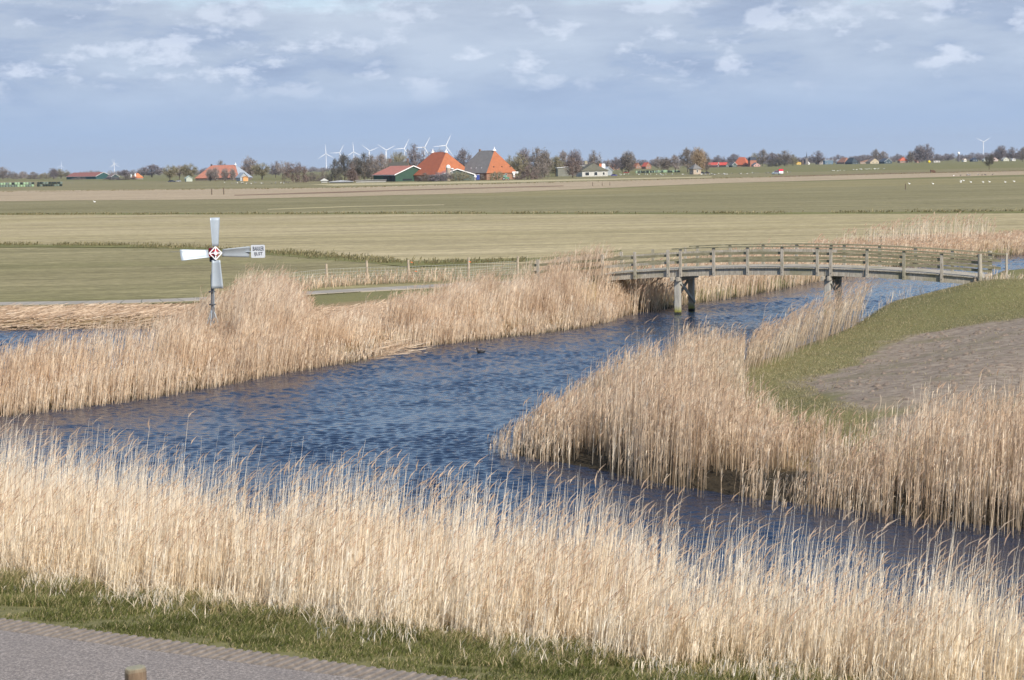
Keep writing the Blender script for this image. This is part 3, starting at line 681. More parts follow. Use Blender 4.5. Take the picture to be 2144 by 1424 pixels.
for side, w in ((0, 0.0), (1, BW)):
    o1 = -1 if side == 0 else 1
    for a, b_ in spans:
        w0 = w+.02 if side == 0 else w-.14
        strip(MB(), a+.01, b_-.01, w0, w0+.12, -.40, -.052).build('side_beam', wood, bridge)
    wp_ = w-.075*1 if side == 0 else w+.075
    wc = w-.07 if side == 0 else w+.07
    for u in pu:
        z = zr(u); mb = MB()
        q0 = BP(u, wc-.05, 0); Mz = Matrix(((bd[0], bn[0], 0), (bd[1], bn[1], 0), (0, 0, 1)))
        cxy = BP(u, wc, 0)
        lo_ = -.42 if u > UL else -.9
        mb.box((cxy[0], cxy[1], z+(1.03+lo_)/2), (.155, .095, 1.03-lo_), Mz)
        po = mb.build('post', wood, bridge, bevel=.012)
        if u > UL:
            sb = MB(); cc = BP(u-.02, w+(.0 if side == 0 else 0), 0); sb.box((BP(u, wc-.05*o1*-1 if 0 else wc, 0)[0], BP(u, wc, 0)[1], z-.26), (.03, .12, .03), Mz)
            sb.build('bolt', steel, po)
    for (dz0, dz1) in ((.28, .42), (.66, .80)):
        segs = [(pu[0]-.35, pu[2]), (pu[2]+.005, J1), (J1+.01, J2), (J2+.01, UR+.5)]
        for a, b_ in segs:
            w0 = wc+.055 if side == 0 else wc-.055-.055
            strip(MB(), a, b_, w0, w0+.055, dz0, dz1, 16, zr).build('rail', algae if random.random() < .5 else wood, bridge)
    ends = [(J1-.1, J2), (J2+.01, UR+(.55 if side == 0 else .75))]
    for a, b_ in ends:
        strip(MB(), a, b_, wc-.10, wc+.12, 1.035, 1.10, 24, zr).build('handrail', algae, bridge)
# end posts
for w in (-.16, BW+.16):
    p0 = BP(UR-.05, w, 0); mb = MB(); mb.tube((p0[0], p0[1], 1.4), (p0[0]-.02, p0[1], zdeck(UR)+1.18), .12, .105, 12)
    mb.build('end_post', wood, bridge, smooth_=False)
    if w > 0: p0 = BP(UR+.75, w+.05, 0); MB().box((p0[0], p0[1], zdeck(UR)+.2), (.11, .11, 1.7), None).build('post', wood, bridge, bevel=.01)
ab = MB(); strip(ab, UR-.15, UR+.1, -.15, BW+.15, -.75, -.06, 2); ab.build('abutment', plain('old_timber', (.13, .12, .09), .9, .3, 4), bridge)
ab = MB(); strip(ab, UL-.35, UL-.02, -.15, BW+.15, -1.3, -.06, 2); ab.build('abutment', plain('old_timber', (.13, .12, .09), .9, .3, 4), bridge)
for pxp in (1416.5, 1731):
    u = bhit(pxp, 600)[0]; z = zdeck(u)
    pr = empty('pier', (0, 0, 0), 0, '', 'x'); del pr['category']; del pr['label']; pr.parent = bridge
    cp = MB(); a = BP(u-.16, -.35, z-.52); b_ = BP(u-.16, BW+.35, z-.52); cp.bar(a, b_, .16, .22)
    a = BP(u+.16, -.35, z-.52); b_ = BP(u+.16, BW+.35, z-.52); cp.bar(a, b_, .13, .22); cp.build('cap_beam', wood, pr, bevel=.01)
    for w in (.2, BW-.3):
        q = BP(u, w, 0); MB().box((q[0], q[1], (z-.45-1)/2+0), (.30, .30, z-.45+1), Matrix(((bd[0], bn[0], 0), (bd[1], bn[1], 0), (0, 0, 1)))).build('pile', pilem, pr, bevel=.02)
    zt = z-.72
    MB().bar(BP(u-.19, .15, .55), BP(u-.19, BW-.25, zt), .06, .17).build('cross_brace', pilem, pr)
    MB().bar(BP(u+.19, .15, zt), BP(u+.19, BW-.25, .45), .06, .17).build('cross_brace', pilem, pr)
# ------------------------------------------------------------------ wire fence
wpost = plain('fence_wood', (.40, .33, .25), .9, .3, 6); wire = plain('fence_wire', (.50, .50, .48), .45, .1, 5)
fp = [(590, 607, 0.95), (685, 596, 1.35), (769.5, 592, 1.45), (857, 590, 1.45), (981.5, 585, 1.45), (1084, 577, 1.3)]
fence = empty('wire_fence', tuple(up(857, 590, .5)), 0, 'low sheep wire fence on wooden posts beside the concrete path', 'fence')
fl = fence.location
FPs = [up(a, b_, .5) for a, b_, c_ in fp]
for q, (_, _, h_) in zip(FPs, fp):
    MB().tube((q[0]-fl[0], q[1]-fl[1], -.1), (q[0]-fl[0]+random.uniform(-.05, .03), q[1]-fl[1], h_), .085, .075, 8).build('post', wpost, fence)
mb = MB()
for i, (a, c) in enumerate(zip(FPs[:-1], FPs[1:])):
    a = a-np.array(fl); c = c-np.array(fl)
    for zz in (.15, .3, .45, .6, .78, 1.0): mb.bar((a[0], a[1], zz), (c[0], c[1], zz), .009)
    n = int(np.linalg.norm(c-a)/.22)
    for k in range(1, n):
        q = a+(c-a)*k/n; mb.bar((q[0], q[1]+.006, .1), (q[0], q[1]+.006, 1.02), .007)
mb.build('wire_mesh', wire, fence)
org = plain('orange_tape', (.75, .16, .05), .6, .1, 3)
for (px_, py_) in ((862, 549), (871, 568), (862, 584), (984, 548)):
    q = up(px_, 590, .5); r_ = ray(px_, py_); t_ = q[1]/r_[1]; zz = CAMZ+r_[2]*t_
    MB().box((r_[0]*t_-fl[0], q[1]-fl[1]-.1, zz-.5), (.14, .012, .05), Matrix.Rotation(.3, 3, 'Y')).build('tape', org, fence)
# ------------------------------------------------------------------ small steel windmill
galv = plain('galvanised_sheet', (.37, .42, .47), .5, .06, 3, .4); galv.node_tree.nodes['Principled BSDF'].inputs['Metallic'].default_value = .25
dark = plain('dark_steel', (.07, .07, .075), .5, .3, 6); red = plain('red_paint', (.55, .02, .04), .4, .15, 6); whitep = plain('white_paint', (.72, .72, .74), .4, .04, 3)
grey = plain('grey_steel', (.16, .16, .17), .5, .25, 8)
wb = up(447, 735, .2); dmill = wb[1]; sc_ = dmill/F
mill = empty('steel_windmill', tuple(wb), 0, 'small galvanised four bladed drainage windmill standing in the reeds', 'windmill')
def lz(py, px=450):
    r_ = ray(px, py); t_ = dmill/r_[1]; return CAMZ+r_[2]*t_-wb[2], r_[0]*t_-wb[0]
hz, hx = lz(529.5, 453.5)
mb = MB(); mb.tube((0, 0, -.3), (.0+hx*.2, 0, lz(575)[0]), .085, .075, 10); mb.tube((hx*.2, 0, lz(575)[0]), (hx*.6, 0, hz), .05, .05, 10)
mast = mb.build('mast', grey, mill)
for zz in (2.0, 2.55):
    MB().tube((.02, 0, zz), (.02, 0, zz+.05), .15, .15, 10).build('collar', dark, mast)
mb = MB(); mb.tube((.1, -.09, 1.9), (.13, -.09, 3.2), .02, n=6); mb.build('guide_rod', galv, mill)
for dx, dy in ((-.42, -.1), (.48, -.1), (-.12, -.5), (.05, .55)):
    MB().tube((.01, 0, 1.95), (dx*1.35, dy*1.2, .0), .022, .022, 6).build('leg', galv, mill)
head = MB(); head.box((hx-.17, .22, hz+.03), (.34, .55, .36)); head.tube((hx, .1, hz), (hx, -.32, hz), .07, .07, 10)
hd = head.build('gearbox', red, mill, bevel=.03)
MB().box((hx-.2, .2, hz-.28), (.26, .3, .22)).build('swivel', dark, mill, bevel=.03)
MB().tube((hx-.2, .3, hz+.02), (hx-1.55, .3, hz+.06), .028, .022, 6).build('counter_arm', dark, mill)
MB().tube((hx-1.5, .3, hz+.06), (hx-2.1, .3, hz+.07), .013, .008, 6).build('arm_tip', grey, mill)
MB().tube((hx, .3, hz), (hx+1.6, .3, hz+.02), .025, .025, 6).build('vane_arm', galv, mill)
rot = empty('rotor', (hx, -.30, hz), 0, '', 'x'); del rot['category']; del rot['label']; rot.parent = mill; rot.rotation_euler = (0, 0, math.radians(24))
bs = empty
def blade(ang, tw=1):
    nb, nc = 10, 7; vs = []; R0, R1 = .30, 1.53
    for i in range(nb):
        f = i/(nb-1); r_ = R0+(R1-R0)*f; w_ = .36+(.52-.36)*f; pitch = math.radians(28-8*f)
        if i == nb-1: w_ *= .95
        for j in range(nc):
            g = j/(nc-1)-.5; xx = g*w_; yy = (.10*w_)*(1-4*g*g)
            vs.append(Vector((xx*math.cos(pitch)-yy*math.sin(pitch)*.6, xx*math.sin(pitch)+yy*math.cos(pitch), r_)))
    M = Matrix.Rotation(ang, 3, 'Y'); vs = [M @ v for v in vs]
    fs = [(i*nc+j, i*nc+j+1, (i+1)*nc+j+1, (i+1)*nc+j) for i in range(nb-1) for j in range(nc-1)]
    o = MB().add(vs, fs).build('blade', galv, rot, smooth_=True); sd = o.modifiers.new('thick', 'SOLIDIFY'); sd.thickness = .012
for k, a in enumerate((math.radians(1), math.radians(90), math.radians(179), math.radians(269))): blade(a)
mb = MB(); R = .28
cr = [(0, 0, R), (R, 0, 0), (0, 0, -R), (-R, 0, 0)]
for i in range(4):
    mb.bar(cr[i], cr[(i+1) % 4], .045, .04); mb.bar((0, 0, 0), cr[i], .04, .035)
mb.tube((0, .05, 0), (0, -.05, 0), .085, .075, 14); mb.build('hub_frame', whitep, rot)
vn = MB(); vs = []; x0, x1 = hx+1.45, hx+2.06; z0, z1 = hz-.26, hz+.30
def rrect(x0, x1, z0, z1, r, n=4):
    out = []
    for cx_, cz_, a0 in ((x1-r, z1-r, 0), (x0+r, z1-r, 90), (x0+r, z0+r, 180), (x1-r, z0+r, 270)):
        for k in range(n+1):
            a = math.radians(a0+90*k/n); out.append((cx_+r*math.cos(a), cz_+r*math.sin(a)))
    return out
rr = rrect(x0, x1, z0, z1, .05); n = len(rr)
vn.add([(a, .27, b_) for a, b_ in rr]+[(a, .285, b_) for a, b_ in rr], [tuple(range(n-1, -1, -1)), tuple(range(n, 2*n))]+[(i, (i+1) % n, n+(i+1) % n, n+i) for i in range(n)])
vane = vn.build('vane', plain('vane_white', (.50, .53, .57), .45, .04, 3), mill)
ink = plain('sign_ink', (.03, .035, .06), .6, .1, 3)
def text(s, cx_, cz_, w_, h_, parent, y_, name='lettering'):
    cu = bpy.data.curves.new('t', 'FONT'); cu.body = s; cu.align_x = 'CENTER'; cu.align_y = 'CENTER'; cu.extrude = .004; cu.offset = .006
    to = bpy.data.objects.new('t', cu); C.objects.link(to); bpy.context.view_layer.update()
    me = bpy.data.meshes.new_from_object(to.evaluated_get(bpy.context.evaluated_depsgraph_get())); bpy.data.objects.remove(to)
    xs_ = [v.co.x for v in me.vertices]; ys_ = [v.co.y for v in me.vertices]
    sx = w_/(max(xs_)-min(xs_)); sy = h_/(max(ys_)-min(ys_)); mx = (max(xs_)+min(xs_))/2; my = (max(ys_)+min(ys_))/2
    for v in me.vertices: v.co = Vector((cx_+(v.co.x-mx)*sx, y_-v.co.z, cz_+(v.co.y-my)*sy))
    me.materials.clear(); me.materials.append(ink)
    o = bpy.data.objects.new(name, me); C.objects.link(o); o.parent = parent; return o
text('BAKKER', (x0+x1)/2+.02, hz+.14, .48, .18, vane, .262)
text('IJLST', (x0+x1)/2+.02, hz-.10, .36, .18, vane, .262)
# ------------------------------------------------------------------ foreground fence post and duck
m, nt, b = mat('post_oak'); tcn = noise(nt, 5, 6, .7, sc=(3, 3, .5))
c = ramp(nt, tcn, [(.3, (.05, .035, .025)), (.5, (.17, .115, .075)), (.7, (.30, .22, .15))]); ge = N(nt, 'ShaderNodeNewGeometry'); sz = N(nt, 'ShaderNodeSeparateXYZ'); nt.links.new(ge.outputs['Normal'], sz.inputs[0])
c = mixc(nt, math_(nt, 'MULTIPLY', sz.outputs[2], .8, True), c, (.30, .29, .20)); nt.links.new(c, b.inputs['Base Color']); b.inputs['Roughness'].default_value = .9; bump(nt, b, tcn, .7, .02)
r_ = ray(284, 1397); t_ = 10.0/r_[1]; px0, zt0 = r_[0]*t_, CAMZ+r_[2]*t_
gz = float(hgt(np.array([px0]), np.array([10.0]))[0])
mb = MB(); H_ = zt0-gz; prof = [(.062, -.3), (.061, .2), (.060, H_-.02), (.054, H_)]
mb.lathe(prof, (0, 0, 0), 9)
mb.v = [(x_*(1+.04*math.sin(7*z_+x_*40)), y_, z_+(.006*math.sin(x_*60) if z_ > H_-.05 else 0)) for x_, y_, z_ in mb.v]
o = mb.build('fence_post', m, None, bevel=.006); o.location = (px0, 10.0, gz); tag(o, 'weathered round wooden fence post in front of the asphalt road', 'post')
db = up(1005, 739.5, 0); duck = empty('duck', tuple(db), 0, 'small dark coot swimming alone on the open canal', 'bird')
dkm = plain('dark_feathers', (.02, .02, .022), .6, .3, 20)
def blob(mb, c, r, n=8):
    pr = [(math.sin(PI*i/6)*1.0+.001, -math.cos(PI*i/6)) for i in range(7)]; o = len(mb.v); mb.lathe(pr, (0, 0, 0), n)
    mb.v[o:] = [(c[0]+a*r[0], c[1]+b_*r[1], c[2]+d_*r[2]) for a, b_, d_ in mb.v[o:]]; return mb
duck.scale = (.8, .8, .8)
bb = MB(); blob(bb, (.05, 0, .06), (.21, .11, .10)); bb.tube((-.1, 0, .08), (-.15, 0, .24), .045, .035, 6); blob(bb, (-.165, 0, .26), (.06, .045, .045)); bb.bar((.2, 0, .08), (.33, 0, .13), .08, .03)
bb.build('body', dkm, duck, smooth_=True); MB().tube((-.2, 0, .26), (-.27, 0, .25), .022, .008, 6).build('bill', plain('bill', (.7, .68, .62), .5, .1, 5), duck)
# ------------------------------------------------------------------ trees
def tree_mesh(seed, shape):
    """returns arrays: trunk MB and crown twigs for a unit tree of height 1"""
    r = random.Random(seed); tr = MB(); cr = MB()
    W_, base, up_ = {'round': (.42, .10, .7), 'tall': (.26, .06, 1.25), 'bush': (.62, .02, .8), 'pollard': (.40, .26, 1.2), 'spread': (.55, .28, .55), 'cone': (.24, .05, .9), 'hedge': (1.2, .0, .6)}[shape]
    forks = 1 if shape != 'bush' and shape != 'hedge' else 7
    tw = []
    H0 = max(base+.06, .12)
    if shape == 'bush' or shape == 'hedge':
        starts = [Vector((r.uniform(-.5, .5)*W_, r.uniform(-.3, .3)*W_, 0)) for _ in range(9)]
        tr.lathe([(.03, -.02), (.02, .15), (.01, .4)], (0, 0, 0), 5)
        for s_ in starts: cr.tube(s_, s_+Vector((r.uniform(-.05, .05), r.uniform(-.05, .05), .35)), .012, .007, 4, False)
    else:
        tr.lathe([(.03, -.01), (.022, H0), (.018, H0+.1), (.007, .66)], (0, 0, 0), 6); starts = None
    cz = (1+base)/2; rz = (1-base)/2
    def inside(p):
        if shape == 'cone': return math.hypot(p.x, p.y) < W_*(1.02-p.z)*(.85+.3*r.random())
        f = 1.0
        if shape in ('bush', 'hedge'): return (p.x/W_)**2+(p.y/min(W_, .5))**2+(p.z/.96)**2 < 1 and p.z > 0
        return (p.x/W_)**2+(p.y/W_)**2+((p.z-cz)/rz)**2 < 1
    # clump centres
    lob = []
    while len(lob) < (60 if shape != 'hedge' else 80):
        p = Vector((r.uniform(-W_, W_), r.uniform(-W_, W_)*(1 if shape != 'hedge' else .3), r.uniform(base, 1)))
        if inside(p): lob.append(p)
    for p in lob:
        if starts: s_ = min(starts, key=lambda q: abs(q.x-p.x)+abs(q.y-p.y))+Vector((0, 0, .06))
        else: s_ = Vector((0, 0, H0+(.62-H0)*r.random()*min(1, p.z)))
        if s_.z > p.z: s_.z = max(0.02, p.z*.6)
        mid = s_.lerp(p, .5)+Vector((r.uniform(-.03, .03), r.uniform(-.03, .03), .03))
        cr.tube(s_, mid, .007, .005, 4, False); cr.tube(mid, p, .006, .003, 4, False)
        for _ in range(34):
            d = Vector((r.gauss(0, 1), r.gauss(0, 1), r.gauss(up_*.8, .8))); d.normalize()
            a = p+Vector((r.gauss(0, .055), r.gauss(0, .055), r.gauss(0, .055)))-d*.03; l = r.uniform(.05, .15)
            b_ = a+d*l; b_.z += r.uniform(-.01, .02)
            if b_.z < 0: continue
            sd = d.cross(Vector((r.uniform(-1, 1), r.uniform(-1, 1), r.uniform(-1, 1)))).normalized()*r.uniform(.0035, .009)
            cr.add([a-sd, a+sd, b_+sd*.4, b_-sd*.4], [(0, 1, 2, 3)])
    return tr, cr
bark = plain('bark', (.12, .095, .07), .95, .3, 3)
TC0 = {'brown': (.15, .128, .10), 'grey': (.20, .17, .145), 'olive': (.17, .15, .085), 'red': (.145, .11, .085), 'dark': (.075, .07, .05), 'gold': (.25, .185, .11), 'purple': (.145, .125, .118)}
TC = {k: tuple(min(.6, c_*1.45+.015*(j_ == 2)) for j_, c_ in enumerate(v)) for k, v in TC0.items()}  # twig colours lifted paler and slightly blue, haze painted into the crowns
_tm = {}; _tmesh = {}
def tree_kind(shape, colr, var):
    k = (shape, colr, var)
    if k not in _tmesh:
        kk = (shape, var)
        if kk not in _tm:
            a, c = tree_mesh(hash(shape) % 1 + sum(map(ord, shape))+var*13, shape); _tm[kk] = (a.mesh('trunk', bark), c)
        mm = bpy.data.materials.get('twigs_'+colr) or plain('twigs_'+colr, TC[colr], .9, .35, .3)
        _tmesh[k] = (_tm[kk][0], _tm[kk][1].mesh('crown', mm))
    return _tmesh[k]
nw = {'round': .9, 'tall': .58, 'bush': 1.3, 'pollard': .86, 'spread': 1.15, 'cone': .5, 'hedge': 2.5}
def tree(px, d, hpx, wpx, shape, colr, label, group=None, py=None, name=None):
    if py is not None: q = up(px, py, .5); d = q[1]
    else: q = upd(px, d)
    h_ = hpx*1.03*d/F; w_ = wpx*1.18*d/F; tk, ck = tree_kind(shape, colr, random.randrange(2 if shape in ('cone', 'hedge') else 3))
    nm = name or ('shrub' if shape == 'bush' else 'hedge' if shape == 'hedge' else 'tree')
    e = empty(nm, q, 0, label, nm, group); sx = w_/nw[shape]; e.scale = (sx, sx if shape != 'hedge' else h_, h_); e.rotation_euler[2] = random.choice((0, PI)) if shape == 'hedge' else random.uniform(-.4, .4)+random.choice((0, PI))
    for n_, me in (('trunk', tk), ('crown', ck)):
        o = bpy.data.objects.new(n_, me); C.objects.link(o); o.parent = e
    return e
T = [
 (6, 3000, 24, 30, 'round', 'grey', 'grey tree at the left picture edge on the horizon'),
 (28, 3000, 18, 22, 'bush', 'brown', 'low brown shrub beside the leftmost horizon tree'),
 (46, 3300, 14, 22, 'bush', 'grey', 'grey shrub between two trees at the far left'),
 (72, 2800, 14, 34, 'bush', 'brown', 'wide brown shrub left of the long red barn'),
 (98, 2700, 15, 30, 'bush', 'olive', 'olive shrub just left of the long red barn'),
 (112, 2600, 22, 16, 'tall', 'purple', 'narrow bare tree at the left gable of the long red barn'),
 (128, 2900, 18, 34, 'round', 'olive', 'dull green tree behind the left end of the long red barn'),
 (165, 2200, 6, 30, 'hedge', 'brown', 'low hedge along the long red barn'),
 (236, 1900, 7, 34, 'bush', 'purple', 'low purple shrub in front of the small barn'),
 (268, 1900, 9, 40, 'bush', 'brown', 'brown thicket in front of the small orange roofed house'),
 (262, 2600, 15, 26, 'round', 'purple', 'tree behind the thicket by the small orange house'),
 (318, 2600, 24, 44, 'round', 'purple', 'purple grey grove right of the small orange house'),
 (300, 2900, 18, 28, 'round', 'grey', 'pale grove behind the small orange house'),
 (356, 1450, 31, 30, 'pollard', 'olive', 'first pollard tree left of the thatched salmon barn'),
 (376, 1480, 29, 24, 'pollard', 'grey', 'middle pollard tree left of the salmon roofed barn'),
 (398, 1460, 33, 34, 'pollard', 'olive', 'broad pollard tree touching the salmon roofed barn'),
 (463, 1700, 36, 20, 'round', 'brown', 'treetop showing above the ridge of the salmon roofed barn'),
 (508, 1600, 24, 26, 'round', 'grey', 'grey tree right behind the white end of the salmon barn'),
 (524, 1500, 44, 26, 'tall', 'grey', 'tallest grey tree right of the salmon roofed barn'),
 (549, 1450, 32, 38, 'pollard', 'olive', 'wide olive tree in the row right of the salmon barn'),
 (577, 1700, 32, 22, 'round', 'purple', 'purple tree in the row right of the salmon barn'),
 (592, 1400, 36, 26, 'spread', 'grey', 'open crowned tree beside the big brown bush'),
 (440, 1370, 26, 14, 'tall', 'grey', 'left thin bare tree in front of the salmon roof'),
 (452, 1365, 28, 14, 'tall', 'grey', 'second thin bare tree in front of the salmon roof'),
 (471, 1365, 26, 14, 'tall', 'grey', 'third thin bare tree in front of the salmon roof'),
 (487, 1360, 25, 12, 'tall', 'grey', 'right thin bare tree in front of the salmon roof'),
 (622, 1080, 46, 52, 'bush', 'red', 'large rounded red brown bush standing in the pasture'),
 (656, 1150, 17, 46, 'bush', 'brown', 'low brown scrub right of the large rounded bush'),
 (676, 1200, 20, 20, 'bush', 'brown', 'small brown scrub at the left edge of the farm wood'),
 (700, 1060, 46, 34, 'bush', 'dark', 'dark shrub at the left end of the farm wood'),
 (722, 1090, 52, 34, 'round', 'dark', 'dark leafy tree at the left of the farm wood'),
 (738, 1050, 42, 22, 'cone', 'red', 'red brown conifer in the farm wood'),
 (748, 1120, 46, 30, 'round', 'brown', 'brown tree behind the red brown conifer'),
 (764, 1100, 54, 36, 'round', 'dark', 'tall dark tree in the middle of the farm wood'),
 (778, 1060, 50, 34, 'round', 'brown', 'brown tree above the eaves of the left green barn'),
 (798, 1160, 50, 34, 'round', 'grey', 'grey tree left of the dark roofed farmhouse'),
 (815, 1250, 40, 28, 'round', 'olive', 'olive tree behind the dark roofed farmhouse'),
 (836, 1250, 52, 34, 'spread', 'olive', 'wide tree behind the farmhouse chimneys'),
 (872, 1150, 66, 42, 'round', 'purple', 'large round bare tree left of the first great orange roof'),
 (914, 1300, 56, 36, 'spread', 'purple', 'tree crown peeping over the first great orange ridge'),
 (972, 1250, 54, 34, 'round', 'purple', 'bare tree between the two great pyramid roofs'),
 (892, 975, 17, 38, 'bush', 'brown', 'low shrub at the right foot of the green gable'),
 (925, 972, 21, 50, 'bush', 'purple', 'shrubs in front of the second green barn'),
 (962, 972, 22, 44, 'bush', 'olive', 'olive shrubs by the second green gable'),
 (1005, 1000, 14, 18, 'bush', 'brown', 'small shrub between the barns'),
 (1040, 990, 20, 30, 'bush', 'olive', 'shrub below the second great orange roof'),
 (1070, 1050, 44, 24, 'round', 'olive', 'olive tree against the right corner of the second great roof'),
 (1088, 1020, 50, 34, 'round', 'olive', 'greenish tree right of the second great roof'),
 (1104, 980, 28, 52, 'bush', 'red', 'dark red brown bush right of the farmyard'),
 (1098, 1150, 60, 22, 'tall', 'purple', 'tall purple tree behind the red brown bush'),
 (1125, 1100, 58, 36, 'round', 'brown', 'broad brown tree right of the farmyard'),
 (1140, 1120, 56, 24, 'tall', 'brown', 'tall brown tree beside the broad brown one'),
 (1132, 1010, 36, 34, 'bush', 'brown', 'brown bush joining the red brown bush'),
 (1163, 1200, 38, 34, 'round', 'olive', 'olive tree left of the white walled farm'),
 (1182, 1300, 46, 30, 'round', 'grey', 'grey tree behind the white walled farm at its left'),
 (1199, 1060, 40, 32, 'round', 'red', 'red brown tree in front of the white walled farm'),
 (1204, 1200, 54, 26, 'tall', 'purple', 'tall purple tree above the red brown tree'),
 (1234, 1400, 30, 24, 'round', 'grey', 'grey tree left of the farm chimney'),
 (1246, 1400, 44, 28, 'round', 'brown', 'brown tree behind the farm chimney'),
 (1274, 1900, 26, 10, 'cone', 'grey', 'narrow pointed grey tree near the small orange houses'),
 (1290, 2000, 26, 22, 'round', 'purple', 'purple tree left of the tall tree by the orange houses'),
 (1303, 1500, 32, 18, 'round', 'purple', 'middle tree by the small orange houses'),
 (1316, 1500, 44, 26, 'tall', 'brown', 'tall grey brown tree by the small orange houses'),
 (1378, 2200, 24, 20, 'round', 'grey', 'pale tree behind the wrapped bales'),
 (1392, 1500, 30, 20, 'tall', 'brown', 'brown tree left of the group by the small brick house'),
 (1414, 1500, 32, 26, 'round', 'grey', 'grey tree left of the small brick house'),
 (1440, 1350, 46, 30, 'round', 'brown', 'big brown tree behind the small brick house'),
 (1460, 1400, 46, 28, 'tall', 'purple', 'tree directly behind the small brick house roof'),
 (1464, 1250, 52, 24, 'tall', 'gold', 'tall golden willow beside the small brick house'),
 (1479, 1350, 38, 18, 'round', 'brown', 'brown tree right of the golden willow'),
 (1506, 3200, 20, 26, 'round', 'purple', 'hazy tree behind the red roofed sheds'),
 (1538, 3200, 22, 26, 'round', 'purple', 'hazy tree left of the orange barn with dark top'),
 (1580, 2500, 26, 20, 'round', 'olive', 'olive tree right of the orange barn with dark top'),
 (1597, 2500, 32, 22, 'round', 'brown', 'round brown tree right of the orange barn'),
 (1618, 2400, 26, 24, 'round', 'purple', 'purple tree above the parked pickup truck'),
 (1626, 2300, 18, 40, 'bush', 'dark', 'low dark bush line behind the pickup truck'),
 (1643, 2400, 30, 32, 'round', 'brown', 'broad brown tree right above the pickup truck'),
 (1660, 2450, 22, 20, 'round', 'olive', 'olive tree at the right end of the clump above the truck'),
 (1712, 2900, 26, 26, 'round', 'purple', 'purple tree right of the church spire'),
 (1850, 3200, 22, 18, 'round', 'grey', 'grey tree left of the orange village roofs'),
 (1833, 3200, 26, 18, 'round', 'brown', 'brown tree behind the cream gabled barn'),
 (1908, 2900, 24, 14, 'tall', 'brown', 'narrow tree right of the orange village roofs'),
 (1925, 2800, 36, 20, 'tall', 'purple', 'left of the two tall crowns in the right village'),
 (1941, 2800, 36, 24, 'round', 'purple', 'broad tall crown in the right village'),
 (2096, 2900, 32, 18, 'tall', 'purple', 'tall dark tree right of the lone wind turbine'),
 (2084, 2900, 22, 20, 'round', 'purple', 'lower tree between turbine and tall dark tree'),
 (2121, 2900, 26, 26, 'round', 'purple', 'round tree second from the right picture edge'),
 (2141, 2300, 28, 16, 'round', 'brown', 'dark tree at the right picture edge'),
]
for px, d, h_, w_, sh, co, lab in T: tree(px, d, h_, w_, sh, co, lab)
tree(2071, None, 29, 22, 'spread', 'dark', 'lone wind bent thorn tree in the right pasture', py=355.5)
# long far woods: one mass each
def wood_belt(x0, x1, d0, d1, hpx0, hpx1, n, label, colr, seed):
    r = random.Random(seed); VV = []; FF = []; off = 0
    protos = []
    for sh in ('round', 'bush', 'tall'):
        tree_kind(sh, colr, 0); _, c = _tm[(sh, 0)]
        protos.append((np.array(c.v), np.array([f for f in c.f if len(f) == 4]), nw[sh]))
    for i in range(n):
        px = x0+(x1-x0)*(i+r.random())/n; d = r.uniform(d0, d1); q = upd(px, d); k = r.choice((0, 0, 1, 1, 2)); v, f, w0 = protos[k]
        f = f[np.arange(0, len(f), 2)]
        h_ = r.uniform(hpx0, hpx1)*d/F; w_ = h_*r.uniform(.9, 1.6); a = r.uniform(0, 2*PI)
        vv = v*np.array([w_/w0, w_/w0, h_]); ca, sa = math.cos(a), math.sin(a)
        vv = np.stack([vv[:, 0]*ca-vv[:, 1]*sa+q[0], vv[:, 0]*sa+vv[:, 1]*ca+q[1], vv[:, 2]+q[2]], -1)
        u_, inv = np.unique(f, return_inverse=True); VV.append(vv[u_]); FF.append(inv.reshape(f.shape)+off); off += len(u_)
    mm = bpy.data.materials['twigs_'+colr]
    stuff(bulk('far_wood', np.concatenate(VV), np.concatenate(FF), mm), label, 'woodland')
wood_belt(-60, 340, 3600, 4600, 7, 14, 60, 'distant hazy tree line behind the left farms', 'grey', 1)
wood_belt(340, 680, 3200, 4600, 8, 14, 55, 'distant hazy tree line left of the farm wood', 'purple', 2)
wood_belt(640, 840, 6000, 7500, 4, 7, 40, 'very distant low woods under the row of turbines', 'grey', 3)
wood_belt(1060, 1500, 3400, 4600, 9, 15, 70, 'distant woods between the white walled farm and the willow', 'purple', 4)
wood_belt(1480, 1830, 3500, 4300, 9, 16, 75, 'hazy woods around the church spire', 'purple', 5)
wood_belt(1780, 2200, 3300, 4000, 10, 17, 90, 'purple woods closing the right horizon', 'purple', 6)
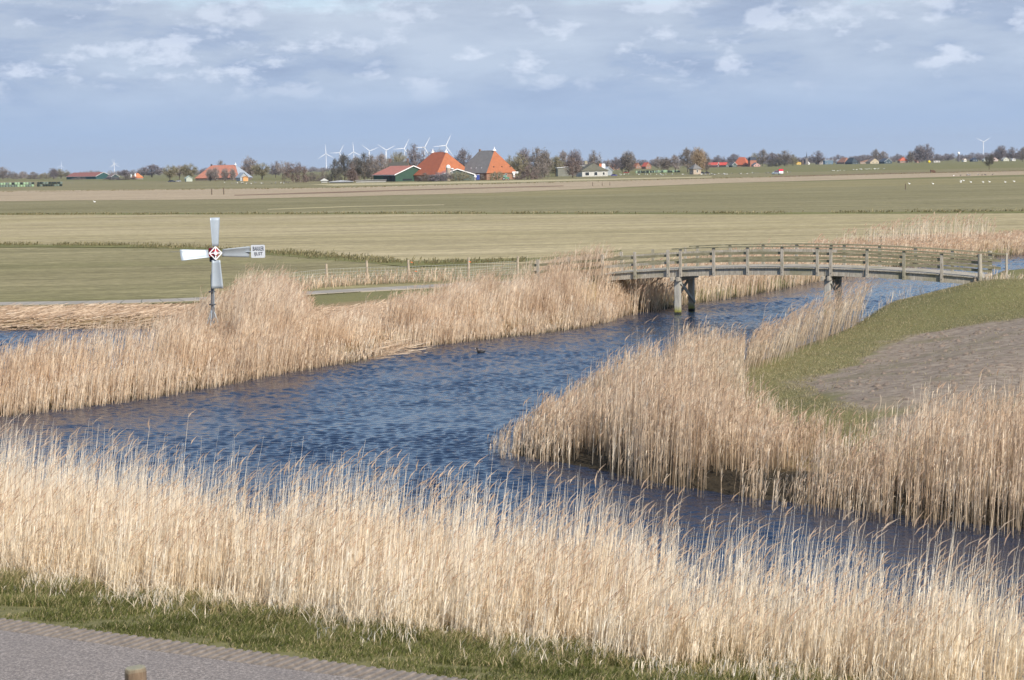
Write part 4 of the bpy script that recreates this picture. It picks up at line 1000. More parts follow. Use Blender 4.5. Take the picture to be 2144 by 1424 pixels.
# ------------------------------------------------------------------ buildings
glassd = plain('dark_window', (.03, .035, .04), .25, .2, 1)
def bld(name, label, pxN, d, phi, a, b, wh, rh, ridge, wallc, roofc, cat='barn', py=None, trim=None, wins=(), dark_openings=(), chim=(), roof2=None, over=.5, finial=False, fin2=False):
    """near corner at column pxN; side b runs right, side a (along ridge) runs away to the left; ridge=length (a = gabled)"""
    q = up(pxN, py, .5) if py is not None else upd(pxN, d)
    e = empty(name, q, math.radians(phi), label, cat)
    wm = P(wallc, .85, .15, .5) if isinstance(wallc, tuple) else wallc; rm = P(roofc, .85, .15, .6) if isinstance(roofc, tuple) else roofc
    mb = MB(); ins = (a-ridge)/2; gab = ins < .01
    # local: x = along b (0..b), y = along a (0..a)
    vs = [(0, 0, -.3), (b, 0, -.3), (b, a, -.3), (0, a, -.3), (0, 0, wh), (b, 0, wh), (b, a, wh), (0, a, wh)]
    fs = [(3, 2, 1, 0), (1, 2, 6, 5), (3, 0, 4, 7)]
    if gab: vs += [(b/2, 0, wh+rh*.985), (b/2, a, wh+rh*.985)]; fs += [(0, 1, 5, 8, 4), (2, 3, 7, 9, 6)]
    else: fs += [(0, 1, 5, 4), (2, 3, 7, 6)]
    mb.add(vs, fs).build('wall', wm, e)
    o = over; ex = o*rh/(b/2); t = .25
    def face(pts, m_, nm='roof'):
        k = len(pts); mb = MB().add([tuple(p) for p in pts]+[(p[0], p[1], p[2]+t) for p in pts], [tuple(range(k-1, -1, -1)), tuple(range(k, 2*k))]+[(i, (i+1) % k, k+(i+1) % k, k+i) for i in range(k)])
        return mb.build(nm, m_, e)
    z0 = wh-ex*1.0; zr_ = wh+rh
    if gab: r0, r1 = (b/2, -o, zr_), (b/2, a+o, zr_)
    else: r0, r1 = (b/2, ins, zr_), (b/2, a-ins, zr_)
    rm2 = P(roof2, .85, .15, .6) if roof2 else rm
    mbL = [(-o, -o, z0), r0, r1, (-o, a+o, z0)]; mbR = [(b+o, -o, z0), (b+o, a+o, z0), r1, r0]
    rl = face(mbL, rm)
    rr_ = face(mbR, rm)
    if not gab:
        face([(-o, -o, z0), (b+o, -o, z0), r0], rm2); face([(b+o, a+o, z0), (-o, a+o, z0), r1], rm)
        # ridge tiles along the near hip
    if trim:
        tm = P(trim, .6, .05, 1); tw = .45 if a > 20 else .3
        if gab:
            mb = MB(); mb.bar((-o, -o-.08, z0+.1), (b/2, -o-.08, zr_+.1), tw*.4, tw); mb.bar((b/2, -o-.08, zr_+.1), (b+o, -o-.08, z0+.1), tw*.4, tw); mb.build('verge_board', tm, e)
            MB().bar((-o-.05, -o, z0), (-o-.05, a+o, z0), tw*.5, tw*.5).build('gutter', tm, e)
    for (side, u, z_, w_, h_) in wins:
        mb = MB()
        if side == 0: mb.box((u, -.03, z_), (w_, .14, h_))
        else: mb.box((-.03, u, z_), (.14, w_, h_))
        wd_ = mb.build('window', glassd, e)
        if h_ > .7 and w_ < 3:
            mb = MB(); f_ = .12
            for sx_, sz_, bw, bh in ((0, h_/2, w_+f_*2, f_), (0, -h_/2, w_+f_*2, f_), (w_/2, 0, f_, h_), (-w_/2, 0, f_, h_)):
                if side == 0: mb.box((u+sx_, -.05, z_+sz_), (bw, .2, bh))
                else: mb.box((-.05, u+sx_, z_+sz_), (.2, bw, bh))
            mb.build('frame', P((.8, .8, .78), .6, .05, 1), wd_)
    for (side, u, w_, h_, c_) in dark_openings:
        mb = MB()
        if side == 0: mb.box((u, -.04, h_/2), (w_, .18, h_))
        else: mb.box((-.04, u, h_/2), (.18, w_, h_))
        mb.build('door', P(c_, .7, .1, 1), e)  # near-black slab, paints the shade inside an open barn bay
    for (u, v, zz, w_, h_, c_) in chim:
        MB().box((u, v, zz+h_/2), (w_, w_, h_)).build('chimney', P(c_, .9, .2, 2), e)
    if finial:
        for k, pt in enumerate((r0, r1) if fin2 else (r0,)):
            mb = MB(); mb.box((pt[0], pt[1], pt[2]+.45), (2.0, 1.0, .9), None, .45); mb.tube((pt[0], pt[1], pt[2]+.7), (pt[0], pt[1], pt[2]+2.2), .35, .06, 8); mb.build('finial', P((.85, .85, .85), .6, .03, 1), e)
    return e
OR1 = (.31, .10, .055); OR2 = (.38, .14, .08); GRN = (.045, .09, .065); WH = (.82, .82, .82); BRK = (.28, .16, .11); ROSE = (.48, .19, .14); GRY = (.17, .165, .16); SAL = (.42, .18, .125)
def skylt(e, pts, m_=None):
    for p, s_ in pts: MB().box(p, s_).build('skylight', m_ or glassd, e)
bld('great_barn', 'first great barn with steep all orange pyramid roof and white ridge ornament', 914, 1000, 42, 23.9, 24.9, 3.4, 11.4, 11.0, BRK, OR1, 'barn', finial=True, fin2=True, roof2=(.37, .135, .065), wins=((0, 18, 1.8, 1.2, 1.3), (0, 22, 1.8, 1.2, 1.3)))  # near hip painted a lighter orange, standing for sun on that slope
e = bld('great_barn', 'second great barn with grey left slope and orange right slope', 1019, 1000, 44, 21.3, 21.2, 4.0, 11.2, 11.5, BRK, GRY, 'barn', finial=True, roof2=(.37, .135, .065), wins=((0, 5, 2.4, 1.2, 1.6), (0, 9, 2.4, 1.2, 1.6), (0, 14, 2.4, 1.2, 1.6)), chim=((10.6, 16.0, 14.8, .9, 1.4, (.25, .17, .13)),))
def on_roof(b, ins, wh, rh, x, f):  # point on near hip face
    return (x, f*ins-.12, wh+rh*f+.28)
for x_ in (6, 12, 18): MB().box(on_roof(21.2, 4.9, 4, 11.2, x_, .22), (.6, .5, .6)).build('dormer', glassd, e)
for y_ in (6, 10, 14): MB().box((1.9, y_, 4+11.2*.2), (.5, .9, .7)).build('skylight', P((.45, .46, .47), .5, .05, 1), e)
MB().box((20.2, -.6, 3.6), (4.2, .4, 1.0)).build('porch_fascia', P(WH, .6, .05, 1), e); MB().box((19.2, -.7, 2.3), (1.2, .3, 2.4)).build('porch_post', P(WH, .6, .05, 1), e)
bld('green_barn', 'left green gabled barn with rose red roof and white verges', 828, 1010, 20, 42, 20, 3.6, 4.4, 42, GRN, ROSE, 'barn', trim=WH, dark_openings=((1, 2.2, 4, 3.2, (.02, .02, .025)), (1, 9, 6, 3.2, (.02, .02, .025)), (1, 18, 8, 3.0, (.02, .02, .025))), wins=((0, 6.5, .9, 5, .9),))
bld('green_barn', 'right grey green gabled barn with low rose roof and white verges', 921, 990, 20, 40, 18.8, 3.0, 2.9, 40, (.10, .125, .11), ROSE, 'barn', trim=WH)
bld('farmhouse', 'dark roofed farmhouse with two brick chimneys behind the left green barn', 850, 1100, 68, 12, 8, 5, 5.5, 12, (.2, .14, .11), (.10, .095, .08), 'house', chim=((4, .4, 9.5, 1.1, 3.0, (.2, .14, .12)), (4, 11.6, 9.5, 1.1, 3.0, (.2, .14, .12))))
e = bld('salmon_barn', 'wide farm barn with salmon orange hipped roof and silvery right end', 500, 1370, 66, 39, 19, 2.2, 9.2, 22, (.17, .14, .12), SAL, 'barn', roof2=(.30, .34, .39), finial=True, chim=((9.5, 30.2, 10.8, 1.0, 1.6, (.06, .06, .06)),), wins=((1, 5, 1.2, 1.2, 1), (1, 12, 1.2, 1.2, 1), (1, 20, 1.2, 1.2, 1)), py=377)
bld('annexe', 'grey metal annexe at the white end of the salmon barn', 503, 1330, 30, 7, 6, 2.6, 3.0, 7, (.36, .38, .4), (.32, .36, .4), 'shed')
bld('wooden_shed', 'small orange wooden shed in front of the salmon barn', 509, 1300, 15, 4, 3.4, 2.6, .6, 4, (.62, .33, .14), (.5, .3, .16), 'shed')
bld('small_shed', 'pale green shed left of the salmon barn', 390, 1380, 20, 5, 4.5, 2.4, 1.6, 5, (.42, .46, .40), (.40, .48, .42), 'shed')
bld('long_barn', 'long low red roofed barn with dark green gable at the far left', 201, 2300, 48, 60, 22, 3.4, 4.6, 60, (.03, .08, .08), (.26, .11, .09), 'barn', trim=(.6, .6, .6))
bld('small_barn', 'small dark gabled barn beside the long red roofed barn', 233, 2250, 35, 12, 10, 2.5, 3.2, 12, (.05, .07, .07), (.20, .15, .14), 'barn', trim=(.6, .6, .6))
bld('orange_house', 'small house with orange hipped roof and white gable at the far left', 282, 2000, 30, 9, 9, 2.0, 4.4, 3, (.30, .22, .18), (.58, .19, .08), 'house', chim=((1, 1, 3, 1.4, 3, WH), (-3.5, 1, 2, 1.2, 3, WH)))
e = bld('white_walled_farm', 'low farm with grey green roof, white ridge strip and white walls', 1219, 1120, 12, 15, 15.5, 3.4, 4.0, 7, (.50, .49, .46), (.12, .115, .085), 'farm', wins=((0, 3, 1.6, 2.4, 2.0), (0, 8.2, 1.6, 2.0, 2.0), (0, 13, 1.6, 1.2, 1.6)), chim=((4, 7, 7.2, 1.7, 2.0, (.3, .27, .2)),))
bld('long_shed', 'long grey shed with white roof edge behind the white walled farm', 1168, 1180, 5, 9, 28, 5.2, 1.0, 9, (.2, .2, .17), (.72, .72, .72), 'shed')
bld('grey_lean_to', 'pale grey lean-to roof right of the white walled farm', 1267, 1200, 20, 8, 5, 3.0, 2.2, 8, (.3, .33, .35), (.5, .53, .56), 'shed')
bld('brick_house', 'small brick house with grey pyramid roof beside the golden willow', 1452, 1140, 25, 4.8, 5.2, 3.6, 2.4, .4, (.40, .33, .26), (.17, .165, .16), 'house', wins=((0, 2.6, 2.0, 1.0, 1.6), (1, 2.4, 2.0, 1.0, 1.4)), chim=((3.8, 4.0, 4.4, .5, 2.2, (.3, .2, .15)),))
vil = [
 ('orange_house', 'orange roofed cottage at the left of three behind the bales', 1283, 2200, 25, 10, 9, 2.5, 4.5, 10, BRK, OR2),
 ('orange_house', 'orange roofed cottage in the middle of three behind the bales', 1331, 2500, 25, 9, 8, 2.5, 4.5, 9, BRK, OR2),
 ('orange_house', 'orange roofed cottage at the right of three behind the bales', 1352, 2300, 30, 9, 8, 3, 4.5, 9, BRK, (.55, .12, .08)),
 ('red_shed', 'long red roofed shed with white edged gable right of the willow', 1502, 2400, 62, 22, 7, 3, 3, 22, (.12, .08, .08), (.50, .09, .07)),
 ('red_shed', 'shorter bright red roofed shed beside the long red one', 1520, 2400, 55, 13, 7, 2.8, 3, 13, (.10, .11, .10), (.60, .09, .07)),
 ('dark_cottage', 'dark cottage with white edged gable left of the orange barn', 1533, 2350, 25, 8, 7, 2.5, 3.2, 8, (.07, .1, .09), (.12, .12, .13)),
 ('low_cottage', 'low dark cottage with pink front right of the orange barn', 1578, 2400, 15, 8, 9, 2.0, 2.8, 8, (.5, .3, .27), (.14, .15, .17)),
 ('village_house', 'yellow painted house in the village left of the spire', 1668, 3000, 20, 7, 8, 3, 1, 7, (.65, .42, .08), (.6, .4, .1)),
 ('village_house', 'white gabled village house below the spire', 1686, 3000, 20, 7, 8, 2.5, 3.5, 7, (.72, .72, .72), (.2, .2, .22)),
 ('village_house', 'dark roofed village house right of the spire', 1716, 2900, 35, 9, 9, 3, 4.5, 9, (.4, .35, .33), (.15, .09, .09)),
 ('village_hall', 'blue grey flat hall with white roof edge in the village', 1727, 2850, 10, 8, 13, 6.0, .4, 8, (.13, .19, .25), (.6, .62, .65)),
 ('village_house', 'white fronted house left of the brown barn', 1755, 2950, 25, 7, 7, 4, 3, 7, (.55, .55, .55), (.4, .4, .42)),
 ('brown_barn', 'brown hipped barn roof in the village', 1768, 2900, 35, 16, 16, 2.5, 7, 9, (.25, .18, .15), (.25, .13, .09)),
 ('black_barn', 'black steep roofed barn at the edge of the village', 1784, 2700, 35, 14, 12, 2.5, 6.5, 9, (.05, .07, .08), (.045, .06, .075)),
 ('brown_shed', 'long low brown shed right of the black barn', 1801, 2800, 8, 7, 26, 2.6, 3.2, 3, (.35, .27, .22), (.22, .13, .09)),
 ('cream_barn', 'barn with broad cream gable in the right village', 1822, 2750, 15, 14, 15, 2.5, 5, 14, (.45, .38, .27), (.2, .16, .14)),
 ('blue_barn', 'dark blue barn with white verges in the right village', 1852, 2650, 22, 14, 12, 3, 4, 14, (.06, .09, .11), (.07, .09, .12)),
 ('orange_roof_house', 'broad orange roofed house among the village trees', 1884, 2900, 12, 9, 13, 3.5, 5.2, 5, (.3, .2, .16), (.48, .13, .08)),
 ('orange_roof_house', 'small orange roofed house left of the tall crowns', 1920, 2900, 20, 7, 5, 3, 4, 7, (.45, .25, .18), (.5, .2, .12)),
 ('white_shed', 'low pale shed right of the tall crowns', 1955, 2800, 8, 5, 10, 1.8, .8, 5, (.5, .48, .46), (.5, .46, .44)),
 ('village_house', 'tiny white house left of the sphere topped tower', 2018, 2900, 20, 6, 5, 3, 2, 6, (.65, .63, .58), (.4, .3, .25)),
 ('blue_barn', 'small dark blue barn left of the lone wind turbine', 2036, 2850, 15, 8, 9, 2.5, 3, 8, (.05, .07, .1), (.06, .08, .12)),
 ('village_house', 'pale house at the foot of the lone wind turbine', 2060, 2850, 15, 6, 9, 2.5, 2.5, 6, (.45, .48, .45), (.35, .37, .36)),
 ('village_house', 'pink walled house right of the lone wind turbine', 2077, 2850, 15, 7, 10, 2.5, 2.8, 7, (.5, .4, .37), (.38, .27, .24)),
 ('village_house', 'greenish cream house second from the right edge', 2101, 2850, 15, 7, 9, 2.5, 2.8, 7, (.5, .5, .42), (.42, .42, .37)),
 ('village_house', 'small white bungalow near the right picture edge', 2119, 2850, 15, 5, 6, 2.2, 1.4, 5, (.6, .6, .58), (.42, .42, .42)),
]
for r in vil:
    w_ = ((0, r[6]*.3, 1.6, 1.2, 1.3), (0, r[6]*.7, 1.6, 1.2, 1.3))
    bld(r[0], r[1], r[2], r[3], r[4], r[5], r[6], r[7], r[8], r[9], r[10], r[11], 'house' if 'house' in r[0] or 'cott' in r[0] else 'building', trim=(.65, .65, .65) if 'white' in r[1] and 'edge' in r[1] or 'verge' in r[1] else None, wins=w_, over=.3, chim=((r[6]/2, 1, r[7]+r[8]-.4, .8, 1.3, (.3, .2, .16)),) if 'house' in r[0] or 'cott' in r[0] else ())
bld('orange_barn', 'steep orange barn with dark upper roof behind the red sheds', 1562, 2450, 55, 18, 12, 3, 9, 8, BRK, (.45, .13, .07), 'barn')
q = upd(1569, 2450); e = empty('dark_roofed_house', q, math.radians(20), 'tall brick house with dark slate top against the orange barn', 'house')
MB().box((0, -8, 4), (9, 6, 8)).build('wall', P((.34, .15, .1)), e); MB().box((0, -8, 10), (9.4, 6.4, 4), None, .75).build('roof', P((.05, .06, .08)), e)
q = upd(1689, 3000); e = empty('church', q, 0, 'small church with slender dark pointed spire on the right horizon', 'church')
MB().box((0, 0, 5), (4, 4, 10)).build('tower', P((.2, .18, .17)), e); mb = MB(); mb.lathe([(2.4, 10), (1.1, 11.5), (.8, 13), (.05, 20)], (0, 0, 0), 8); mb.build('spire', P((.09, .10, .12)), e)
MB().box((-2, 9, 3), (8, 14, 6)).build('nave', P((.25, .18, .15)), e); MB().box((-2, 9, 8), (8.6, 14.4, 4), None, .2).build('roof', P((.16, .13, .13)), e)
q = upd(2007, 3000); e = empty('sphere_tower', q, 0, 'dark mast tower topped with a white sphere near the lone turbine', 'tower')
MB().tube((0, 0, 0), (0, 0, 11), 1.6, 1.3, 10).build('mast', P((.12, .11, .12)), e); mb = MB(); blob(mb, (0, 0, 13), (2.1, 2.1, 2.3), 12); mb.build('sphere', P(WH, .4, .03, 1), e, smooth_=True); MB().tube((0, 0, 15), (0, 0, 19), .12, .08, 5).build('antenna', P((.5, .5, .5)), e)
# silo, tanks, machines in the yard
q = upd(939, 985); e = empty('feed_silo', q, 0, 'round feed silo with white dome between barns', 'silo')
MB().tube((0, 0, 0), (0, 0, 6.6), 1.15, 1.15, 14).build('shell', P((.36, .30, .24)), e, smooth_=False); mb = MB(); mb.lathe([(1.2, 6.6), (1.2, 7.2), (.9, 7.9), (.3, 8.3)], (0, 0, 0), 14); mb.build('dome', P((.8, .78, .72), .5, .03, 1), e)
q = upd(947, 985); e = empty('roof_hatch', q, 0, 'low white ventilator beside the round feed silo', 'ventilator'); MB().box((0, 0, 3), (.8, .8, 6)).build('stem', P((.3, .3, .3)), e); mb = MB(); blob(mb, (0, 0, 6.2), (.9, .9, .35)); mb.build('cap', P(WH, .5, .03, 1), e)
q = upd(995, 980); e = empty('white_tank', q, 0, 'round white tank beside the right green gable', 'tank'); mb = MB(); blob(mb, (0, 0, 2.0), (.75, .75, .8), 12); mb.build('vessel', P(WH, .4, .03, 1), e, smooth_=True); MB().box((0, 0, .6), (.8, .8, 1.2)).build('stand', P((.3, .3, .3)), e)
q = upd(1001, 985); e = empty('blue_container', q, 0, 'upright blue container between the great barns', 'container'); MB().box((0, 0, 1.6), (1.6, 1.6, 2.4)).build('body', P((.05, .08, .3)), e); MB().box((0, 0, 2.95), (1.8, 1.8, .25)).build('lid', P((.5, .5, .55)), e); MB().box((0, 0, .2), (1.4, 1.4, .4)).build('stand', P((.1, .1, .1)), e)
def wheel(parent, x, y, r_, w_=.25, name='wheel'):
    o = MB().tube((x, y-w_/2, r_), (x, y+w_/2, r_), r_, r_, 12).build(name, P((.03, .03, .03)), parent); MB().tube((x, y-w_/2-.02, r_), (x, y+w_/2+.02, r_), r_*.5, r_*.5, 10).build('rim', P((.4, .4, .4)), o)
def prism(pts, y0, y1):
    n = len(pts); return MB().add([(a, y0, b_) for a, b_ in pts]+[(a, y1, b_) for a, b_ in pts], [tuple(range(n)), tuple(range(2*n-1, n-1, -1))]+[((i+1) % n, i, n+i, n+(i+1) % n) for i in range(n)])
def car(px, d, label, col, py=None, L=4.2, rz=0):
    q = up(px, py, .5) if py else upd(px, d); e = empty('parked_car', q, rz, label, 'car')
    k = L/4.2
    prism([(-2.1*k, .35), (2.1*k, .35), (2.1*k, .85), (1.3*k, .95), (-1.9*k, .95), (-2.1*k, .8)], -.85, .85).build('body', P(col, .35, .05, 1), e)
    prism([(-1.7*k, .95), (.95*k, .95), (.45*k, 1.45), (-1.35*k, 1.45)], -.75, .75).build('cabin', glassd, e)
    for x in (-1.3*k, 1.3*k):
        for y in (-.8, .8): wheel(e, x, y, .33)
car(1286, 1100, 'blue silver car parked right of the white walled farm', (.08, .08, .25), L=3.6); car(1311, 1400, 'dark red car on the field road beyond the farm', (.25, .04, .03))
car(1471, 1150, 'dark car parked just right of the small brick house', (.03, .035, .05), L=2.8); car(1481, 1160, 'second dark car right of the small brick house', (.05, .04, .05), L=2.8)
car(360, 1340, 'dark blue car beneath the pollard trees at the left', (.02, .03, .07), L=5.2)
car(374, 1350, 'silver vehicle parked beside the dark blue car', (.4, .42, .45), L=3.4)
# pickup with red and white box
q = up(1628, 366, .5); e = empty('pickup_truck', q, 0, 'grey pickup with a red over white box on the right pasture', 'truck')
prism([(-3.0, .5), (.6, .5), (.6, 1.3), (-1.6, 1.35), (-2.9, 1.15)], -.9, .9).build('body', P((.2, .25, .3), .4, .05, 1), e)
prism([(-1.9, 1.35), (.5, 1.3), (.45, 2.15), (-1.2, 2.15)], -.8, .8).build('cabin', P((.12, .08, .12), .3, .05, 1), e)
MB().box((1.75, 0, 1.25), (2.2, 1.9, 1.2)).build('box_lower', P((.85, .85, .85), .4, .03, 1), e); MB().box((1.75, 0, 2.35), (2.2, 1.9, 1.0)).build('box_upper', P((.8, .02, .08), .4, .05, 1), e)
for x in (-2.0, .9):
    for y in (-.85, .85): wheel(e, x, y, .45)
# green tractor + yard machines
q = upd(1060, 960); e = empty('tractor', q, 0, 'pale green farm machine in the yard below the second great barn', 'tractor')
prism([(-1.8, .7), (.5, .7), (1.6, .9), (1.6, 1.5), (.4, 1.6), (-1.8, 1.5)], -.5, .5).build('body', P((.12, .28, .18)), e); prism([(-1.5, 1.5), (.3, 1.5), (.1, 2.7), (-1.3, 2.7)], -.6, .6).build('cabin', P((.18, .3, .25)), e)
wheel(e, -1.2, -.8, .8); wheel(e, -1.2, .8, .8); wheel(e, 1.2, -.7, .5); wheel(e, 1.2, .7, .5)
# yard wall / clamps
e = bld('concrete_clamp', 'low grey concrete silage wall in front of the farm wood', 745, 985, 4, 2, 15.5, 1.0, .15, 2, (.36, .35, .33), (.36, .35, .33), 'wall'); e = bld('concrete_clamp', 'sloping grey silage heap left of the low concrete wall', 690, 990, 4, 4, 12, .5, .6, 2, (.33, .34, .36), (.33, .34, .36), 'wall')
e = bld('grey_trailer', 'low grey trailer at the left end of the farm wood', 673, 1020, 10, 2.4, 3.2, 1.2, .9, .8, (.38, .38, .36), (.45, .45, .42), 'trailer')
q = upd(1264, 1130); e = empty('white_dish', q, 0, 'large white round tank end with orange side behind the white walled farm', 'tank')
MB().tube((0, 0, 0), (0, 0, 4), .4, .4, 8).build('stand', P((.3, .3, .3)), e); prism(rrect(-1.1, 1.0, 4.0, 7.4, .7), -.6, .6).build('vessel', P(WH, .5, .03, 1), e); prism([(-2.6, 4.5), (-1.2, 4.5), (-1.2, 7.4), (-2.6, 7.4)], -.4, .4).build('side_panel', P((.6, .2, .1)), e)
# bales
def bale(r_=.75, h_=1.35):
    mb = MB(); mb.lathe([(r_*.86, 0), (r_, .12), (r_*1.01, h_*.5), (r_, h_-.12), (r_*.86, h_)], (0, 0, 0), 12); return mb
BC = {'pale green': (.30, .42, .27), 'dark': (.035, .045, .04), 'grey green': (.16, .2, .17)}
bm_ = {k: bale().mesh('bale', P(v, .3, .15, 3)) for k, v in BC.items()}
q0 = up(0, 392.3, .5); dB = q0[1]
for i in range(-2, 22):
    for tier in (0, 1):
        x_ = q0[0]+(i+.5)*1.68+random.uniform(-.06, .06)
        pxx = 6.0*i
        if pxx < 76: k = random.choices(['pale green', 'grey green', 'dark'], [6, 3, 1 if pxx < 40 else 3])[0]
        else: k = random.choices(['dark', 'grey green'], [5, 2 if tier == 0 else 1])[0]
        if i == 12: continue
        q = (x_+(.2 if tier else 0), dB+random.uniform(-.3, .3), .5+tier*1.37)
        o = bpy.data.objects.new('wrapped_bale', bm_[k]); C.objects.link(o); o.location = q; o.rotation_euler = (0, 0, random.uniform(0, 6)); o.scale = (1.05, 1.05, random.uniform(.95, 1.02))
        tag(o, f'{k} wrapped bale, {"upper" if tier else "lower"} row of the long stack at far left', 'bale', 'wrapped bales stacked in two rows at the far left')
for i in range(34):
    k = random.choices(['pale green', 'grey green', 'dark'], [3, 4, 3])[0]; q = upd(1332+i*2.75+random.uniform(-.4, .4), 1400+random.uniform(-6, 6))
    o = bpy.data.objects.new('wrapped_bale', bm_[k]); C.objects.link(o); o.location = q; o.scale = (.8, .8, random.uniform(.8, 1.5)); tag(o, f'{k} wrapped bale in the low row beside the small brick house', 'bale', 'wrapped bales in the low row by the brick house')
# ------------------------------------------------------------------ wind turbines
tw = P((.86, .86, .88), .5, .02, 1)
tow = MB(); tow.tube((0, 0, 0), (0, 0, 1), .030, .018, 12); tow_m = tow.mesh('tower', tw)
nac = MB(); nac.box((0, .05, 1.012), (.05, .17, .05)); nac_m = nac.mesh('nacelle', tw)
hb = MB(); blob(hb, (0, -.06, 1.012), (.03, .04, .03)); hb_m = hb.mesh('hub', tw)
bl = MB(); vs = []
for r_, c_, th_ in ((0.0, .018, .018), (.08, .042, .016), (.2, .05, .011), (.5, .034, .007), (.8, .02, .004), (1.0, .006, .002)):
    vs += [(-c_*.3, -th_/2, r_), (c_*.7, -th_/2, r_), (c_*.7, th_/2, r_), (-c_*.3, th_/2, r_)]
fs = []
for i in range(5):
    for k in range(4): fs.append((4*i+k, 4*i+(k+1) % 4, 4*i+4+(k+1) % 4, 4*i+4+k))
fs += [(3, 2, 1, 0), (20, 21, 22, 23)]; bl.add(vs, fs); bl_m = bl.mesh('blade', tw)
TB = [(682.5, 322, 20.5, -2), (711, 320, 20.5, 29), (740.5, 318, 21, -3), (773.7, 316, 21, -51), (808.7, 314.4, 22, -56), (846.7, 311, 23.5, 27), (889, 308.6, 25, 29), (933.6, 305, 27, 26), (239.6, 344, 13, -2), (238.5, 342.5, 10.5, -28), (128.5, 347, 9.5, 10), (2059, 297, 17.5, -62), (1256, 333, 10, 80)]
names = ['leftmost of the eight turbines behind the farm wood', 'second turbine from the left behind the farm wood', 'third turbine from the left above the farm wood', 'fourth turbine from the left above the farm wood', 'turbine with Y shaped blades left of the farmhouse chimneys', 'turbine rising right of the dark roofed farmhouse', 'turbine left of the first great orange roof', 'turbine standing over the ridge ornament of the first great barn', 'front turbine of the overlapping pair behind the long red barn', 'rear turbine of the overlapping pair behind the long red barn', 'faint turbine at the left end of the long red barn', 'lone white turbine in the right village', 'faint turbine blade behind the white walled farm']
for (hx_, hy_, bp, ang), nm in zip(TB, names):
    bl_len = 40.0; d = bl_len*F/bp
    r_ = ray(hx_, hy_); t_ = d/r_[1]; X_, Zh = r_[0]*t_, CAMZ+r_[2]*t_-.5
    hh_ = Zh/1.012
    e = empty('wind_turbine', (X_, d, .5), 0, nm if nm.startswith('lone') else 'white '+nm, 'wind turbine', 'white three bladed wind turbines')
    for n_, me in (('tower', tow_m), ('nacelle', nac_m)):
        o = bpy.data.objects.new(n_, me); C.objects.link(o); o.parent = e; o.scale = (bl_len*1.25, bl_len*1.25, hh_) if n_ == 'tower' else (60, 60, hh_)
        if n_ == 'nacelle': o.scale = (60, 60, 60); o.location = (0, 0, Zh-1.012*60)
    o = bpy.data.objects.new('hub', hb_m); C.objects.link(o); o.parent = e; o.scale = (60, 60, 60); o.location = (0, 0, Zh-1.012*60)
    for k in range(3):
        o = bpy.data.objects.new('blade', bl_m); C.objects.link(o); o.parent = e; o.location = (0, -4.2, Zh); o.scale = (bl_len*1.15, bl_len, bl_len); o.rotation_euler = (0, math.radians(ang+120*k)-ROLL*0, 0)
# ------------------------------------------------------------------ geese, posts, trough
gw = MB(); blob(gw, (0, 0, .32), (.36, .17, .17), 7); gw.tube((-.25, 0, .4), (-.36, 0, .68), .05, .04, 5); blob(gw, (-.4, 0, .7), (.08, .05, .05), 6); gw.bar((.05, .05, .2), (.05, .05, 0), .03); gw.bar((.05, -.05, .2), (.05, -.05, 0), .03)
gm = {'white': gw.mesh('goose', P((.85, .85, .83), .7, .05, 3)), 'grey': gw.mesh('goose', P((.24, .24, .25), .8, .3, 3)), 'dark': gw.mesh('goose', P((.07, .07, .08), .8, .3, 3))}
def flock(x0, y0, x1, y1, n, mix, label, jy=1.2, sc=.85, grp='geese grazing on the far pastures'):
    for i in range(n):
        f = random.random(); px = x0+(x1-x0)*f; py = y0+(y1-y0)*f+random.gauss(0, jy*.5)
        k = random.choices(['white', 'grey', 'dark'], mix)[0]
        o = bpy.data.objects.new('goose', gm[k]); C.objects.link(o); o.location = up(px, py, .5)+np.array([0, 0, .04]); o.rotation_euler = (0, 0, random.uniform(-.7, .7)+random.choice((0, PI))); o.scale = (sc,)*3
        tag(o, f'{k} goose {label}', 'bird', grp)
flock(1292, 366, 1520, 366, 60, (4, 4, 3), 'in the long line before the bales and the small brick house', 1.4)
flock(1465, 366, 1660, 361.5, 50, (3, 4, 4), 'in the line left and right of the pickup truck', 1.2)
flock(1786, 356, 1852, 354, 26, (9, 1, 0), 'in the bright row on the right pasture', .8)
flock(1700, 360, 1785, 357, 12, (6, 2, 1), 'scattered left of the bright row on the right pasture', .8)
flock(1995, 369, 2080, 367, 14, (2, 4, 4), 'in the small flock below the lone thorn tree', .8)
flock(468, 384, 606, 384, 34, (2, 6, 4), 'in the flock before the salmon roofed barn', 1.8)
for px, py, lab in ((1904, 387, 'single white goose right of the thin field post'), (1953.6, 387, 'single white goose below the dark trough'), (2011.7, 383.5, 'lower white goose of the close trio on the right pasture'), (2012.5, 381, 'middle white goose of the close trio'), (2017.6, 380, 'upper white goose of the close trio'), (2033, 383.6, 'white goose right of the close trio'), (2058.6, 383.6, 'small white goose below the lone thorn tree'), (2071.8, 383, 'larger white goose below the lone thorn tree'), (2105, 383.6, 'white goose second from the right edge'), (2123.4, 382, 'white goose nearest the right edge'), (198, 425, 'single white goose on the green pasture at the left')):
    o = bpy.data.objects.new('goose', gm['white']); C.objects.link(o); o.location = up(px, py, .5)+np.array([0, 0, .04]); o.scale = (.8,)*3; tag(o, lab, 'bird', 'single white geese')
pm_ = MB().tube((0, 0, 0), (0, 0, 1.35), .13, .11, 8).mesh('post', P((.14, .11, .08)))
